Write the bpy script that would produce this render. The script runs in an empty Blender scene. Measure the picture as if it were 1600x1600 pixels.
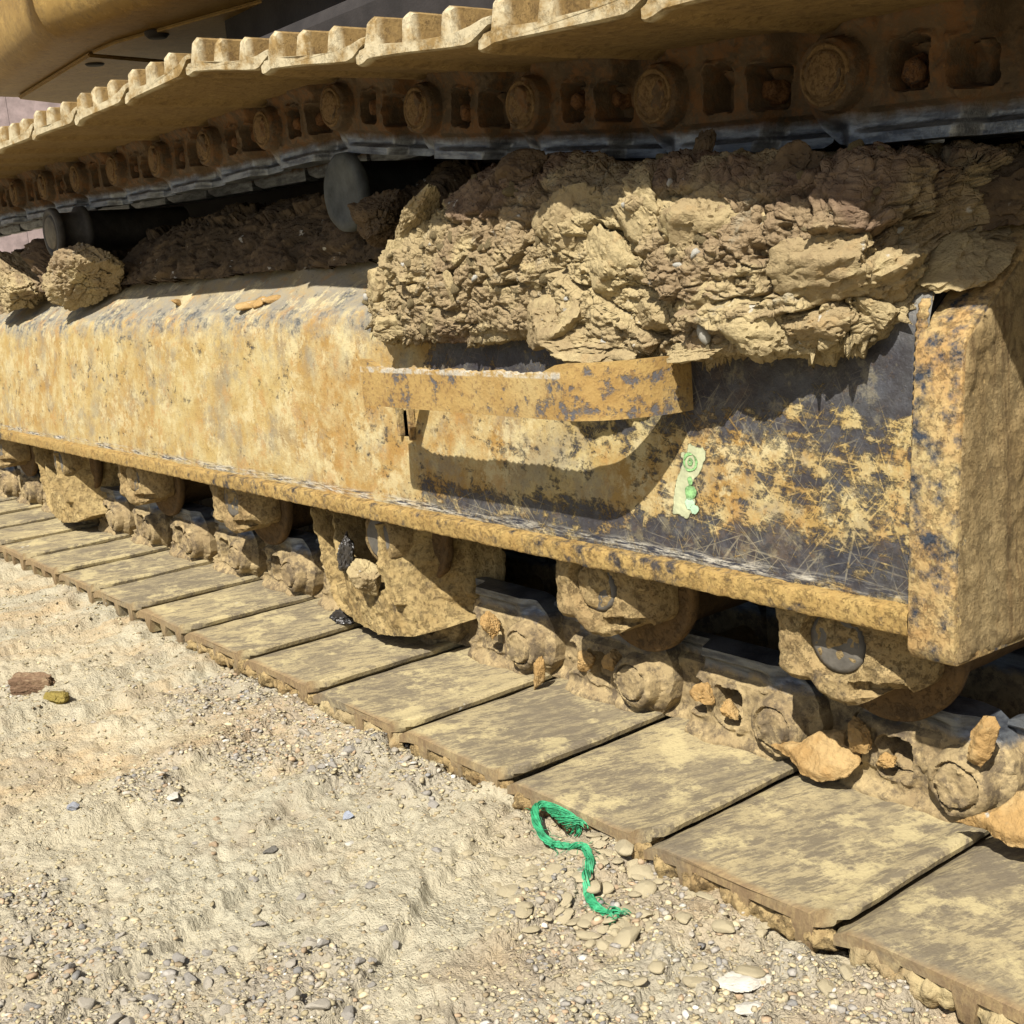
import bpy, bmesh, math, random
import numpy as np
from mathutils import Matrix, Vector
random.seed(7); rng = np.random.default_rng(7)
R = math.radians
SC = bpy.context.scene
C = SC.collection

# ------------------------------------------------------------------ camera, sky, sun, exposure
camd = bpy.data.cameras.new('camera'); cam = bpy.data.objects.new('camera', camd); C.objects.link(cam)
camd.sensor_width = 36; camd.lens = 36 * 1898.46 / 1600; camd.clip_start = .02; camd.clip_end = 2000
RW = ((.61672265, .78274508, -.08344649), (.10963046, -.19038058, -.97556978), (-.77950904, .5925077, -.20322472))
CP = Vector((.49910281, -.6387991, .48469388))
rt, up, bk = Vector(RW[0]), -Vector(RW[1]), -Vector(RW[2])
M = Matrix((rt, up, bk)).transposed().to_4x4(); M.translation = CP
cam.matrix_world = M; SC.camera = cam

SUN = Vector((.62, -1.0, 1.33)).normalized()
el = math.asin(SUN.z); az = math.atan2(SUN.x, SUN.y)
w = bpy.data.worlds.new('World'); SC.world = w; w.use_nodes = True
nt = w.node_tree; nt.nodes.clear()
sky = nt.nodes.new('ShaderNodeTexSky'); sky.sky_type = 'NISHITA'; sky.sun_disc = False
sky.sun_elevation = el; sky.sun_rotation = az; sky.air_density = 1.0; sky.dust_density = 2.0
bg = nt.nodes.new('ShaderNodeBackground'); bg.inputs['Strength'].default_value = .062
ow = nt.nodes.new('ShaderNodeOutputWorld')
nt.links.new(sky.outputs[0], bg.inputs[0]); nt.links.new(bg.outputs[0], ow.inputs[0])
ld = bpy.data.lights.new('sun', 'SUN'); ld.energy = 5.0; ld.angle = R(.5); ld.color = (1, .95, .865)
lo = bpy.data.objects.new('sun', ld); C.objects.link(lo)
lo.rotation_euler = SUN.to_track_quat('Z', 'Y').to_euler()
SC.view_settings.view_transform = 'Standard'; SC.view_settings.look = 'None'
SC.view_settings.exposure = .98; SC.view_settings.gamma = 1
try: SC.view_settings.use_curve_mapping = False
except Exception: pass

# ------------------------------------------------------------------ numpy noise
def _h(i, j, k, s):
    n = (i * 374761393 + j * 668265263 + k * 1274126177 + s * 974634777) & 0xFFFFFFFF
    n = ((n ^ (n >> 13)) * 1274126177) & 0xFFFFFFFF
    n = ((n ^ (n >> 16)) * 2246822519) & 0xFFFFFFFF
    return (n ^ (n >> 15)) & 0xFFFFFFFF
def _r(i, j, k, s): return _h(i, j, k, s).astype(np.float64) / 4294967296.0
def vnoise(p, s=0):
    i = np.floor(p).astype(np.int64); f = p - i; u = f * f * f * (f * (f * 6 - 15) + 10)
    x, y, z = i[..., 0], i[..., 1], i[..., 2]; out = 0
    for a in (0, 1):
        wx = u[..., 0] if a else 1 - u[..., 0]
        for b in (0, 1):
            wy = u[..., 1] if b else 1 - u[..., 1]
            for c in (0, 1):
                wz = u[..., 2] if c else 1 - u[..., 2]
                hh = _h(x + a, y + b, z + c, s)
                g = ((hh & 1023) / 511.5 - 1) * (f[..., 0] - a) + (((hh >> 10) & 1023) / 511.5 - 1) * (f[..., 1] - b) + (((hh >> 20) & 1023) / 511.5 - 1) * (f[..., 2] - c)
                out = out + wx * wy * wz * g
    return out * 1.3
def fbm(p, o=4, s=0, g=.5):
    a = 1; t = 0; q = p
    for k in range(o):
        t = t + a * vnoise(q, s + k); a *= g; q = q * 2.03 + 7.1
    return t
def worley(p, s=0, zr=(-1, 0, 1)):
    i = np.floor(p).astype(np.int64)
    F1 = np.full(p.shape[:-1], 9.); F2 = F1.copy(); ID = np.zeros(p.shape[:-1]); D = np.zeros(p.shape)
    for a in (-1, 0, 1):
        for b in (-1, 0, 1):
            for c in zr:
                x, y, z = i[..., 0] + a, i[..., 1] + b, i[..., 2] + c
                q = np.stack([x + _r(x, y, z, s), y + _r(x, y, z, s + 1), z + (_r(x, y, z, s + 2) if len(zr) > 1 else 0)], -1) - p
                d = np.sqrt((q ** 2).sum(-1)); m = d < F1
                F2 = np.where(m, F1, np.minimum(F2, d)); F1 = np.where(m, d, F1)
                ID = np.where(m, _r(x, y, z, s + 5), ID); D = np.where(m[..., None], q, D)
    return F1, F2, ID, D
def sst(a, b, x):
    t = np.clip((x - a) / (b - a), 0, 1); return t * t * (3 - 2 * t)

# ------------------------------------------------------------------ object helpers
def tag(o, label=None, cat=None, group=None, kind=None):
    if label: o['label'] = label
    if cat: o['category'] = cat
    if group: o['group'] = group
    if kind: o['kind'] = kind
    return o
def empty(name, loc=(0, 0, 0)):
    o = bpy.data.objects.new(name, None); C.objects.link(o); o.location = loc; o.empty_display_size = .05; return o
def mesh(name, v, f, smooth=False):
    me = bpy.data.meshes.new(name); v = np.asarray(v, np.float32)
    if isinstance(f, np.ndarray):
        n, k = f.shape
        me.vertices.add(len(v)); me.vertices.foreach_set('co', v.ravel())
        me.loops.add(n * k); me.loops.foreach_set('vertex_index', f.astype(np.int32).ravel())
        me.polygons.add(n); me.polygons.foreach_set('loop_start', np.arange(0, n * k, k, dtype=np.int32))
        me.update(calc_edges=True); me.validate()
    else:
        me.from_pydata(v.tolist(), [], f); me.update()
    if smooth: me.polygons.foreach_set('use_smooth', np.ones(len(me.polygons), bool))
    return me
def obj(name, me, mt=None, parent=None, loc=None):
    if mt is not None and len(me.materials) == 0: me.materials.append(mt)
    o = bpy.data.objects.new(name, me); C.objects.link(o)
    if parent: o.parent = parent
    if loc: o.location = loc
    return o
def bm_mesh(name, bm, smooth=False):
    me = bpy.data.meshes.new(name); bmesh.ops.recalc_face_normals(bm, faces=bm.faces); bm.to_mesh(me); bm.free()
    if smooth:
        me.polygons.foreach_set('use_smooth', np.ones(len(me.polygons), bool))
    return me
def sharp(me, deg=35):
    me.polygons.foreach_set('use_smooth', np.ones(len(me.polygons), bool))
    me.set_sharp_from_angle(angle=R(deg)); return me
def box(x0, x1, y0, y1, z0, z1, bev=0, seg=2, bm=None):
    nb = bmesh.new()
    vs = [nb.verts.new(p) for p in [(x0, y0, z0), (x1, y0, z0), (x1, y1, z0), (x0, y1, z0), (x0, y0, z1), (x1, y0, z1), (x1, y1, z1), (x0, y1, z1)]]
    for q in [(0, 3, 2, 1), (4, 5, 6, 7), (0, 1, 5, 4), (1, 2, 6, 5), (2, 3, 7, 6), (3, 0, 4, 7)]: nb.faces.new([vs[i] for i in q])
    if bev: bmesh.ops.bevel(nb, geom=list(nb.edges), offset=bev, segments=seg, affect='EDGES', profile=.5)
    return nb
def joinb(dst, src):
    mp = {v: dst.verts.new(v.co) for v in src.verts}
    for f in src.faces: dst.faces.new([mp[v] for v in f.verts])
    src.free()
def extrude_poly(pts, axis, a0, a1, bev=0, seg=2):
    """pts 2D polygon; axis 'x' -> pts are (y,z); axis 'y' -> pts are (x,z)."""
    nb = bmesh.new()
    P = (lambda p, a: (a, p[0], p[1])) if axis == 'x' else (lambda p, a: (p[0], a, p[1]))
    A = [nb.verts.new(P(p, a0)) for p in pts]; B = [nb.verts.new(P(p, a1)) for p in pts]; n = len(pts)
    for i in range(n): nb.faces.new((A[i], A[(i + 1) % n], B[(i + 1) % n], B[i]))
    nb.faces.new(A[::-1]); nb.faces.new(B)
    bmesh.ops.recalc_face_normals(nb, faces=nb.faces)
    if bev: bmesh.ops.bevel(nb, geom=[e for e in nb.edges if len(e.link_faces) == 2 and e.calc_face_angle(0) > .5], offset=bev, segments=seg, affect='EDGES', profile=.5)
    return nb
def lathe(prof, n=48, seed=0, wob=0):
    """prof: list of (y, r) about the Y axis"""
    P = np.array(prof); t = np.linspace(0, 2 * np.pi, n, endpoint=False)
    v = np.zeros((len(P), n, 3)); v[..., 0] = P[:, 1:2] * np.cos(t); v[..., 1] = P[:, :1]; v[..., 2] = P[:, 1:2] * np.sin(t)
    if wob:
        d = fbm(v * 60, 3, seed)[..., None] * wob; v = v + d * np.array([1, .6, 1])
    i, j = np.meshgrid(np.arange(len(P) - 1), np.arange(n), indexing='ij'); a = i * n + j; b = i * n + (j + 1) % n
    f = np.stack([a, b, b + n, a + n], -1).reshape(-1, 4)
    return v.reshape(-1, 3), f
def grid_faces(nu, nv):
    i, j = np.meshgrid(np.arange(nu - 1), np.arange(nv - 1), indexing='ij'); a = i * nv + j
    return np.stack([a, a + 1, a + nv + 1, a + nv], -1).reshape(-1, 4)
def grid_normals(V):
    du = np.gradient(V, axis=0); dv = np.gradient(V, axis=1); n = np.cross(du, dv)
    return n / (np.linalg.norm(n, axis=-1, keepdims=True) + 1e-12)

# 2D signed distances
def sd_poly(P, pts):
    pts = np.array(pts, float); n = len(pts); d = np.full(P.shape[:-1], 1e9); s = np.ones(P.shape[:-1])
    for i in range(n):
        a = pts[i]; b = pts[i - 1]; e = b - a; w_ = P - a
        t = np.clip((w_ @ e) / (e @ e), 0, 1)[..., None]; q = w_ - e * t; d = np.minimum(d, (q ** 2).sum(-1))
        c1 = P[..., 1] >= a[1]; c2 = P[..., 1] < b[1]; c3 = e[0] * w_[..., 1] > e[1] * w_[..., 0]
        k = (c1 & c2 & c3) | (~c1 & ~c2 & ~c3); s = np.where(k, -s, s)
    return s * np.sqrt(d)
def sd_c(P, c, r): return np.sqrt(((P - np.array(c)) ** 2).sum(-1)) - r
def sd_box(P, c, h, r=0):
    q = np.abs(P - np.array(c)) - np.array(h) + r
    return np.sqrt((np.maximum(q, 0) ** 2).sum(-1)) + np.minimum(np.maximum(q[..., 0], q[..., 1]), 0) - r
def relief(bounds, cell, sdf, depth, back):
    """a casting seen from -Y: outline sdf(x,z)<0, front face at y=-depth(x,z), sides running back to y=back"""
    x0, x1, z0, z1 = bounds
    xs = np.arange(x0, x1 + cell, cell); zs = np.arange(z0, z1 + cell, cell)
    P = np.stack(np.meshgrid(xs, zs, indexing='ij'), -1); S = sdf(P)
    F = grid_faces(len(xs), len(zs)); s = S.ravel()
    keep = (s[F] < 0).sum(1) >= 1; F = F[keep]
    Q = P.reshape(-1, 2).copy(); e = 1e-4
    for _ in range(2):
        sq = sdf(Q); out = sq > 0
        gx = (sdf(Q + np.array([e, 0])) - sq) / e; gz = (sdf(Q + np.array([0, e])) - sq) / e
        g = np.stack([gx, gz], -1); g /= (np.linalg.norm(g, axis=1, keepdims=True) + 1e-9)
        Q = np.where(out[:, None], Q - g * sq[:, None], Q)
    y = -depth(Q)
    V = np.stack([Q[:, 0], y, Q[:, 1]], -1)
    used = np.unique(F); mp = -np.ones(len(V), int); mp[used] = np.arange(len(used)); V = V[used]; F = mp[F]
    # boundary edges -> skirt
    E = np.concatenate([F[:, [0, 1]], F[:, [1, 2]], F[:, [2, 3]], F[:, [3, 0]]])
    key = np.sort(E, 1); ku = key[:, 0].astype(np.int64) * 10 ** 7 + key[:, 1]
    u, idx, cnt = np.unique(ku, return_index=True, return_counts=True); B = E[idx[cnt == 1]]
    bv = np.unique(B); n = len(V); m2 = -np.ones(n, int); m2[bv] = n + np.arange(len(bv))
    W = V[bv].copy(); W[:, 1] = back
    V = np.concatenate([V, W]); SK = np.stack([B[:, 1], B[:, 0], m2[B[:, 0]], m2[B[:, 1]]], -1)
    return V, np.concatenate([F, SK])
def P3(Q, y=0): return np.stack([Q[..., 0], np.full(Q.shape[:-1], float(y)), Q[..., 1]], -1)

# ------------------------------------------------------------------ material helpers
ALB = .60   # dry dusty surfaces: overall level of the base colours mixed below
class NT:
    def __init__(s, name):
        s.m = bpy.data.materials.new(name); s.m.use_nodes = True; s.t = s.m.node_tree; s.t.nodes.clear()
        s.out = s.n('ShaderNodeOutputMaterial'); s.b = s.n('ShaderNodeBsdfPrincipled'); s.l(s.b.outputs[0], s.out.inputs[0])
        tc = s.n('ShaderNodeTexCoord'); oi = s.n('ShaderNodeObjectInfo')
        mu = s.n('ShaderNodeVectorMath'); mu.operation = 'SCALE'; mu.inputs[0].default_value = (7.3, 11.1, 5.7); s.l(oi.outputs['Random'], mu.inputs['Scale'])
        ad = s.n('ShaderNodeVectorMath'); ad.operation = 'ADD'; s.l(tc.outputs['Object'], ad.inputs[0]); s.l(mu.outputs[0], ad.inputs[1])
        s.co = ad.outputs[0]; s.raw = tc.outputs['Object']
        sp = s.n('ShaderNodeSeparateXYZ'); s.l(s.raw, sp.inputs[0]); s.x, s.y, s.z = sp.outputs
    def n(s, k): return s.t.nodes.new(k)
    def l(s, a, b): s.t.links.new(a, b)
    def mp(s, vec, st=(1, 1, 1), rot=(0, 0, 0), loc=(0, 0, 0)):
        if any(rot):
            k = s.n('ShaderNodeMapping'); s.l(vec, k.inputs[0]); k.inputs['Rotation'].default_value = [R(a) for a in rot]; vec = k.outputs[0]; rot = (0, 0, 0)
        m = s.n('ShaderNodeMapping'); s.l(vec, m.inputs[0]); m.inputs['Scale'].default_value = st; m.inputs['Rotation'].default_value = [R(a) for a in rot]; m.inputs['Location'].default_value = loc; return m.outputs[0]
    def noise(s, sc, det=6, ro=.6, st=(1, 1, 1), rot=(0, 0, 0), dist=0, vec=None, loc=(0, 0, 0)):
        k = s.n('ShaderNodeTexNoise'); k.inputs['Scale'].default_value = sc; k.inputs['Detail'].default_value = det; k.inputs['Roughness'].default_value = ro; k.inputs['Distortion'].default_value = dist
        s.l(s.mp(vec or s.co, st, rot, loc), k.inputs['Vector']); return k.outputs['Fac']
    def vor(s, sc, feat='F1', st=(1, 1, 1), out='Distance', rnd=1):
        k = s.n('ShaderNodeTexVoronoi'); k.feature = feat; k.inputs['Scale'].default_value = sc; k.inputs['Randomness'].default_value = rnd
        s.l(s.mp(s.co, st), k.inputs['Vector']); return k.outputs[out]
    def rng(s, f, a, b, c=0., d=1.):
        k = s.n('ShaderNodeMapRange'); k.clamp = True; s.l(f, k.inputs[0])
        for i, q in enumerate((a, b, c, d)): k.inputs[i + 1].default_value = q
        return k.outputs[0]
    def ma(s, op, a, b=None, clamp=False):
        k = s.n('ShaderNodeMath'); k.operation = op; k.use_clamp = clamp
        for i, q in enumerate((a, b)):
            if q is None: continue
            if isinstance(q, (int, float)): k.inputs[i].default_value = q
            else: s.l(q, k.inputs[i])
        return k.outputs[0]
    def mix(s, f, a, b):
        k = s.n('ShaderNodeMix'); k.data_type = 'RGBA'
        if isinstance(f, (int, float)): k.inputs[0].default_value = f
        else: s.l(f, k.inputs[0])
        for i, q in ((6, a), (7, b)):
            if isinstance(q, tuple): k.inputs[i].default_value = (*q, 1)
            else: s.l(q, k.inputs[i])
        return k.outputs[2]
    def strokes(s, ang, loc, fine=95, ln=4.5, th=.66):
        f = s.noise(1, 1, .5, (ln, ln * 2, fine), (0, ang, 0), loc=loc); return s.rng(f, th, th + .05)
    def fin(s, col, rough=.9, bump=None, dist=.002, strength=1.0, spec=.25, metal=0.):
        if not isinstance(col, tuple):
            sc_ = s.n('ShaderNodeVectorMath'); sc_.operation = 'SCALE'; sc_.inputs['Scale'].default_value = ALB; s.l(col, sc_.inputs[0]); col = sc_.outputs[0]
        s.l(col, s.b.inputs['Base Color']) if not isinstance(col, tuple) else setattr(s.b.inputs['Base Color'], 'default_value', (*col, 1))
        for nm, q in (('Roughness', rough), ('Specular IOR Level', spec), ('Metallic', metal)):
            if isinstance(q, (int, float)): s.b.inputs[nm].default_value = q
            else: s.l(q, s.b.inputs[nm])
        if bump is not None:
            k = s.n('ShaderNodeBump'); k.inputs['Distance'].default_value = dist; k.inputs['Strength'].default_value = strength
            s.l(bump, k.inputs['Height']); s.l(k.outputs[0], s.b.inputs['Normal'])
        return s.m

SAND = (.50, .375, .17); OCHRE = (.42, .27, .085); PALE = (.60, .51, .29); NAVY = (.022, .027, .042); RUST = (.16, .075, .03); GREY = (.17, .165, .15)

def mat_frame():
    s = NT('muddy_worn_frame_paint')
    big = s.noise(5, 6, .62); mid = s.noise(22, 7, .68); fine = s.noise(160, 5, .7); speck = s.noise(420, 3, .6)
    dust = s.mix(s.rng(big, .38, .62), (.50, .365, .135), (.42, .25, .07))
    dust = s.mix(s.rng(mid, .42, .68), dust, (.62, .52, .27))
    dust = s.mix(s.ma('MULTIPLY', s.rng(s.noise(9, 5, .6, loc=(3, 1, 2)), .55, .7), .6), dust, (.27, .235, .17))
    dust = s.mix(s.ma('MULTIPLY', s.rng(fine, .56, .72), .55), dust, (.25, .14, .05))
    dust = s.mix(s.rng(speck, .68, .74), dust, (.12, .06, .03))
    # worn steel and paint showing through: more at the right end, on the bend and under the step
    xr = s.ma('ADD', s.ma('ADD', s.ma('MULTIPLY', s.rng(s.x, -.75, -.42), .45), -.14), s.ma('MULTIPLY', s.rng(s.x, -.46, -.16), .62)); zt = s.rng(s.z, .27, .36)
    top = s.rng(s.ma('ABSOLUTE', s.ma('SUBTRACT', s.z, .435)), .0, .045, 1, 0)
    below = s.ma('MULTIPLY', s.rng(s.x, -.72, -.66), s.rng(s.ma('ABSOLUTE', s.ma('SUBTRACT', s.z, .225)), .01, .03, 1, 0))
    bare = s.ma('ADD', s.ma('MULTIPLY', xr, s.ma('ADD', s.ma('MULTIPLY', zt, .026), .056)), s.ma('MULTIPLY', top, .03))
    bare = s.ma('ADD', bare, s.ma('MULTIPLY', below, .085))
    behind = s.ma('MULTIPLY', s.ma('MULTIPLY', s.rng(s.x, -.67, -.64), s.rng(s.z, .345, .36)), s.rng(s.z, .43, .42)); bare = s.ma('ADD', bare, s.ma('MULTIPLY', behind, .10))
    st1 = s.noise(10, 8, .72, (1, 1, 1.5), (0, 8, 0)); st2 = s.noise(42, 7, .78, (1, 1, 1.1), loc=(9, 9, 9))
    bm_ = s.ma('ADD', s.ma('ADD', s.ma('MULTIPLY', st1, .26), s.ma('ADD', s.ma('MULTIPLY', st2, .46), s.ma('MULTIPLY', s.noise(40, 8, .82, (1, 1, 4), (0, -6, 0), loc=(4, 9, 4)), .28))), bare)
    under = s.mix(s.rng(s.noise(60, 6, .7, loc=(4, 4, 4)), .45, .65), (.016, .022, .042), (.055, .065, .09))
    under = s.mix(s.ma('MULTIPLY', s.rng(top, .1, .9), .75), under, (.21, .22, .23))
    sl = s.rng(s.z, .437, .445)
    dustslope = s.mix(s.rng(s.noise(7, 7, .7, (1, 4, 4), (0, 0, 20)), .40, .62), (.33, .29, .21), (.40, .31, .16))
    dust = s.mix(sl, dust, dustslope)
    # scratches: bright dust lines on dark paint and dark lines through the dust
    sc = None
    for a_, l_, f_, n_ in ((48, (1, 1, 1), 420, 18), (-42, (5, 1, 7), 380, 14), (78, (2, 8, 7), 330, 20), (-8, (8, 3, 1), 400, 12), (20, (3, 3, 1), 450, 22), (-68, (8, 8, 4), 380, 16), (60, (4, 4, 9), 520, 30)):
        q = s.strokes(a_, l_, f_, n_, .665); sc = q if sc is None else s.ma('MAXIMUM', sc, q)
    mask = s.ma('MULTIPLY', s.rng(s.ma('SUBTRACT', bm_, s.ma('MULTIPLY', sc, .03)), .545, .59), .93)
    under = s.mix(s.ma('MULTIPLY', sc, s.rng(s.noise(8, 4, .6, loc=(6, 6, 1)), .42, .60, .0, .5)), under, (.46, .41, .29))
    col = s.mix(mask, dust, under)
    ridge = s.ma('MULTIPLY', s.rng(s.ma('ADD', top, s.ma('MULTIPLY', s.ma('SUBTRACT', st1, .5), 2.2)), .25, .85), s.rng(st2, .38, .56))
    col = s.mix(s.ma('MULTIPLY', ridge, .85), col, s.mix(s.rng(s.noise(30, 6, .7, (.5, 2, 2), loc=(7, 7, 2)), .42, .6), (.15, .165, .18), (.36, .34, .27)))
    inv = s.rng(mask, 0, 1, 1, .12)
    blot = s.rng(s.noise(13, 8, .78, loc=(12, 4, 4)), .52, .60); col = s.mix(s.ma('MULTIPLY', s.ma('MULTIPLY', blot, .45), inv), col, (.255, .235, .19)); pal = s.rng(s.noise(17, 8, .78, loc=(2, 24, 4)), .54, .60); col = s.mix(s.ma('MULTIPLY', s.ma('MULTIPLY', pal, .6), s.rng(mask, 0, 1, 1, .25)), col, (.70, .60, .34)); org = s.rng(s.noise(21, 8, .78, loc=(22, 2, 4)), .55, .61); col = s.mix(s.ma('MULTIPLY', s.ma('MULTIPLY', org, .5), inv), col, (.46, .25, .075))
    pit = s.rng(s.noise(110, 5, .75, loc=(3, 14, 4)), .60, .66); col = s.mix(s.ma('MULTIPLY', pit, .35), col, (.16, .10, .05))
    # white rubbed line low on the web, above the lip
    rub = s.ma('MULTIPLY', s.rng(s.ma('ABSOLUTE', s.ma('SUBTRACT', s.z, .211)), .002, .008, 1, 0), s.rng(s.noise(12, 6, .7, (1, 1, 8)), .42, .58))
    col = s.mix(rub, col, s.mix(s.rng(s.noise(40, 4, .7, (1, 1, 10)), .45, .55), (.035, .04, .06), (.62, .58, .48)))
    h = s.ma('ADD', s.ma('MULTIPLY', mid, .5), s.ma('MULTIPLY', fine, .5)); h = s.ma('ADD', h, s.ma('MULTIPLY', mask, -.45)); h = s.ma('ADD', h, s.ma('MULTIPLY', speck, .15))
    rough = s.rng(mask, 0, 1, .92, .5)
    return s.fin(col, rough, h, .0032, .9, .3)
def mat_dusty(name, c1, c2, dark, cover=.5, sc=14, st=(1, 1, 1), rough=.9, dist=.003, grain=230, lum=1.0, under=(.06, .05, .045), spec=.2, edge=None, streak=False):
    s = NT(name)
    a = s.noise(sc, 7, .65, st); b = s.noise(sc * 3.1, 7, .7, st, loc=(5, 5, 5)); g = s.noise(grain, 4, .65); big = s.noise(3.1, 4, .6, loc=(2, 2, 9))
    c = s.mix(s.rng(a, .36, .64), c1, c2); c = s.mix(s.ma('MULTIPLY', s.rng(g, .5, .7), .5), c, dark)
    m = s.rng(s.ma('ADD', s.ma('MULTIPLY', b, .6), s.ma('MULTIPLY', big, .4)), cover, cover + .09)
    fl = s.rng(s.noise(sc * 6, 8, .8, loc=(9, 3, 6)), .53, .60); c = s.mix(s.ma('MULTIPLY', fl, .36), c, dark)
    lt = s.rng(s.noise(sc * 4, 7, .75, loc=(1, 13, 6)), .56, .62); c = s.mix(s.ma('MULTIPLY', lt, .5), c, tuple(min(.8, q * 1.35) for q in c1))
    if streak: c = s.mix(s.ma('MULTIPLY', s.rng(s.noise(1, 3, .6, (5, 150, 4)), .56, .66), .6), c, dark)
    c = s.mix(m, c, under)
    if edge: c = s.mix(s.rng(s.y, .004, .010, 1, 0), c, s.mix(s.rng(b, .45, .62), edge, c1))  # pale rim colour standing in for sunlight on the outer edge
    h = s.ma('ADD', s.ma('MULTIPLY', b, .6), s.ma('MULTIPLY', g, .5)); h = s.ma('ADD', h, s.ma('MULTIPLY', s.ma('ADD', m, s.ma('SUBTRACT', fl, lt)), -.2))
    return s.fin(c, rough, h, dist, .9, spec)
def mat_step():
    s = NT('worn_step_paint')
    a = s.noise(16, 7, .7, (1, 1, 1.6)); b = s.noise(60, 7, .75); g = s.noise(200, 4, .65); v = s.noise(7, 4, .6, loc=(4, 4, 4))
    c = s.mix(s.rng(a, .38, .6), (.50, .335, .115), (.38, .23, .07)); c = s.mix(s.rng(v, .56, .72), c, (.52, .39, .17))
    m = s.rng(s.ma('ADD', s.ma('MULTIPLY', b, .6), s.ma('MULTIPLY', a, .4)), .525, .57); c = s.mix(m, c, (.13, .125, .13)); c = s.mix(s.ma('MULTIPLY', s.rng(g, .54, .66), .6), c, (.19, .10, .045))
    w_ = s.ma('MULTIPLY', s.rng(s.z, .3785, .380), s.rng(s.z, .386, .384)); w_ = s.ma('MULTIPLY', w_, s.rng(s.x, -.30, -.31)); c = s.mix(s.ma('MULTIPLY', w_, s.rng(b, .44, .56)), c, (.62, .57, .46))
    h = s.ma('ADD', s.ma('ADD', s.ma('MULTIPLY', b, .6), s.ma('MULTIPLY', g, .4)), s.ma('MULTIPLY', m, -.25))
    return s.fin(c, s.rng(m, 0, 1, .85, .5), h, .003, .9, .3)
def mat_pad():
    s = NT('scuffed_dusty_shoe_steel')
    a = s.noise(5, 8, .72, (1, 1, 1), (0, 0, 0)); st = s.noise(26, 8, .74, (3.2, 1, 1), (0, 0, 24)); st2 = s.noise(70, 6, .75, (4, .9, 1), (0, 0, 15), loc=(4, 4, 4)); g = s.noise(260, 4, .6)
    c = s.mix(s.rng(a, .38, .62), (.52, .425, .23), (.40, .33, .19))
    f = s.ma('ADD', s.ma('MULTIPLY', st, .55), s.ma('MULTIPLY', st2, .45)); f = s.ma('ADD', f, s.ma('MULTIPLY', s.ma('SUBTRACT', a, .5), .25))
    c = s.mix(s.ma('MULTIPLY', s.rng(f, .485, .545), .75), c, (.16, .132, .095)); c = s.mix(s.ma('MULTIPLY', s.rng(s.noise(9, 8, .8, loc=(2, 2, 12)), .49, .58), .6), c, (.20, .165, .115))
    c = s.mix(s.ma('MULTIPLY', s.rng(s.noise(14, 8, .75, loc=(7, 1, 1)), .53, .60), .75), c, (.66, .55, .29))
    c = s.mix(s.ma('MULTIPLY', s.rng(g, .55, .72), .4), c, (.16, .12, .07))
    edge = s.ma('MULTIPLY', s.rng(s.ma('ADD', s.y, s.ma('MULTIPLY', s.ma('SUBTRACT', a, .5), .05)), .0, .008, 1, 0), .8); c = s.mix(edge, c, s.mix(s.rng(st2, .45, .6), (.24, .15, .075), (.40, .28, .13)))
    w_ = s.rng(s.noise(16, 4, .6, loc=(3, 3, 3)), .735, .76); c = s.mix(w_, c, (.7, .68, .6))
    h = s.ma('ADD', s.ma('MULTIPLY', st, .5), s.ma('MULTIPLY', g, .4)); h = s.ma('ADD', h, s.ma('MULTIPLY', st2, .4))
    return s.fin(c, .82, h, .0022, .8, .3)
def mat_link(name, k, rl=1.0):
    s = NT(name)
    a = s.noise(18, 7, .65); g = s.noise(210, 4, .65); b = s.noise(50, 6, .7)
    c = s.mix(s.rng(a, .38, .62), k[0], k[1]); c = s.mix(s.ma('MULTIPLY', s.rng(b, .5, .64), .7), c, k[2])
    c = s.mix(s.ma('MULTIPLY', s.rng(g, .52, .7), .4), c, (.15, .10, .05)); c = s.mix(s.ma('MULTIPLY', s.rng(s.noise(75, 8, .8, loc=(5, 15, 5)), .53, .6), .45), c, tuple(min(.8, q * 1.5) for q in k[0])); c = s.mix(s.ma('MULTIPLY', s.rng(s.noise(30, 8, .8, loc=(15, 5, 5)), .51, .57), .7), c, k[2])
    # rail running surface polished by the rollers (local z is measured from the pin)
    rail = s.rng(s.ma('ADD', s.z, s.ma('MULTIPLY', s.ma('SUBTRACT', b, .5), .02)), .030, .038)
    c = s.mix(rail, c, s.mix(s.rng(s.noise(30, 5, .6, (1, 1, 5)), .4, .6), (.10 * rl, .11 * rl, .13 * rl), (.26 * rl, .28 * rl, .30 * rl)))
    h = s.ma('ADD', s.ma('MULTIPLY', b, .8), s.ma('MULTIPLY', g, .5))
    return s.fin(c, s.rng(rail, 0, 1, .92, .38), h, .0025, .8, .3, s.ma('MULTIPLY', rail, .6))
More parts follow.
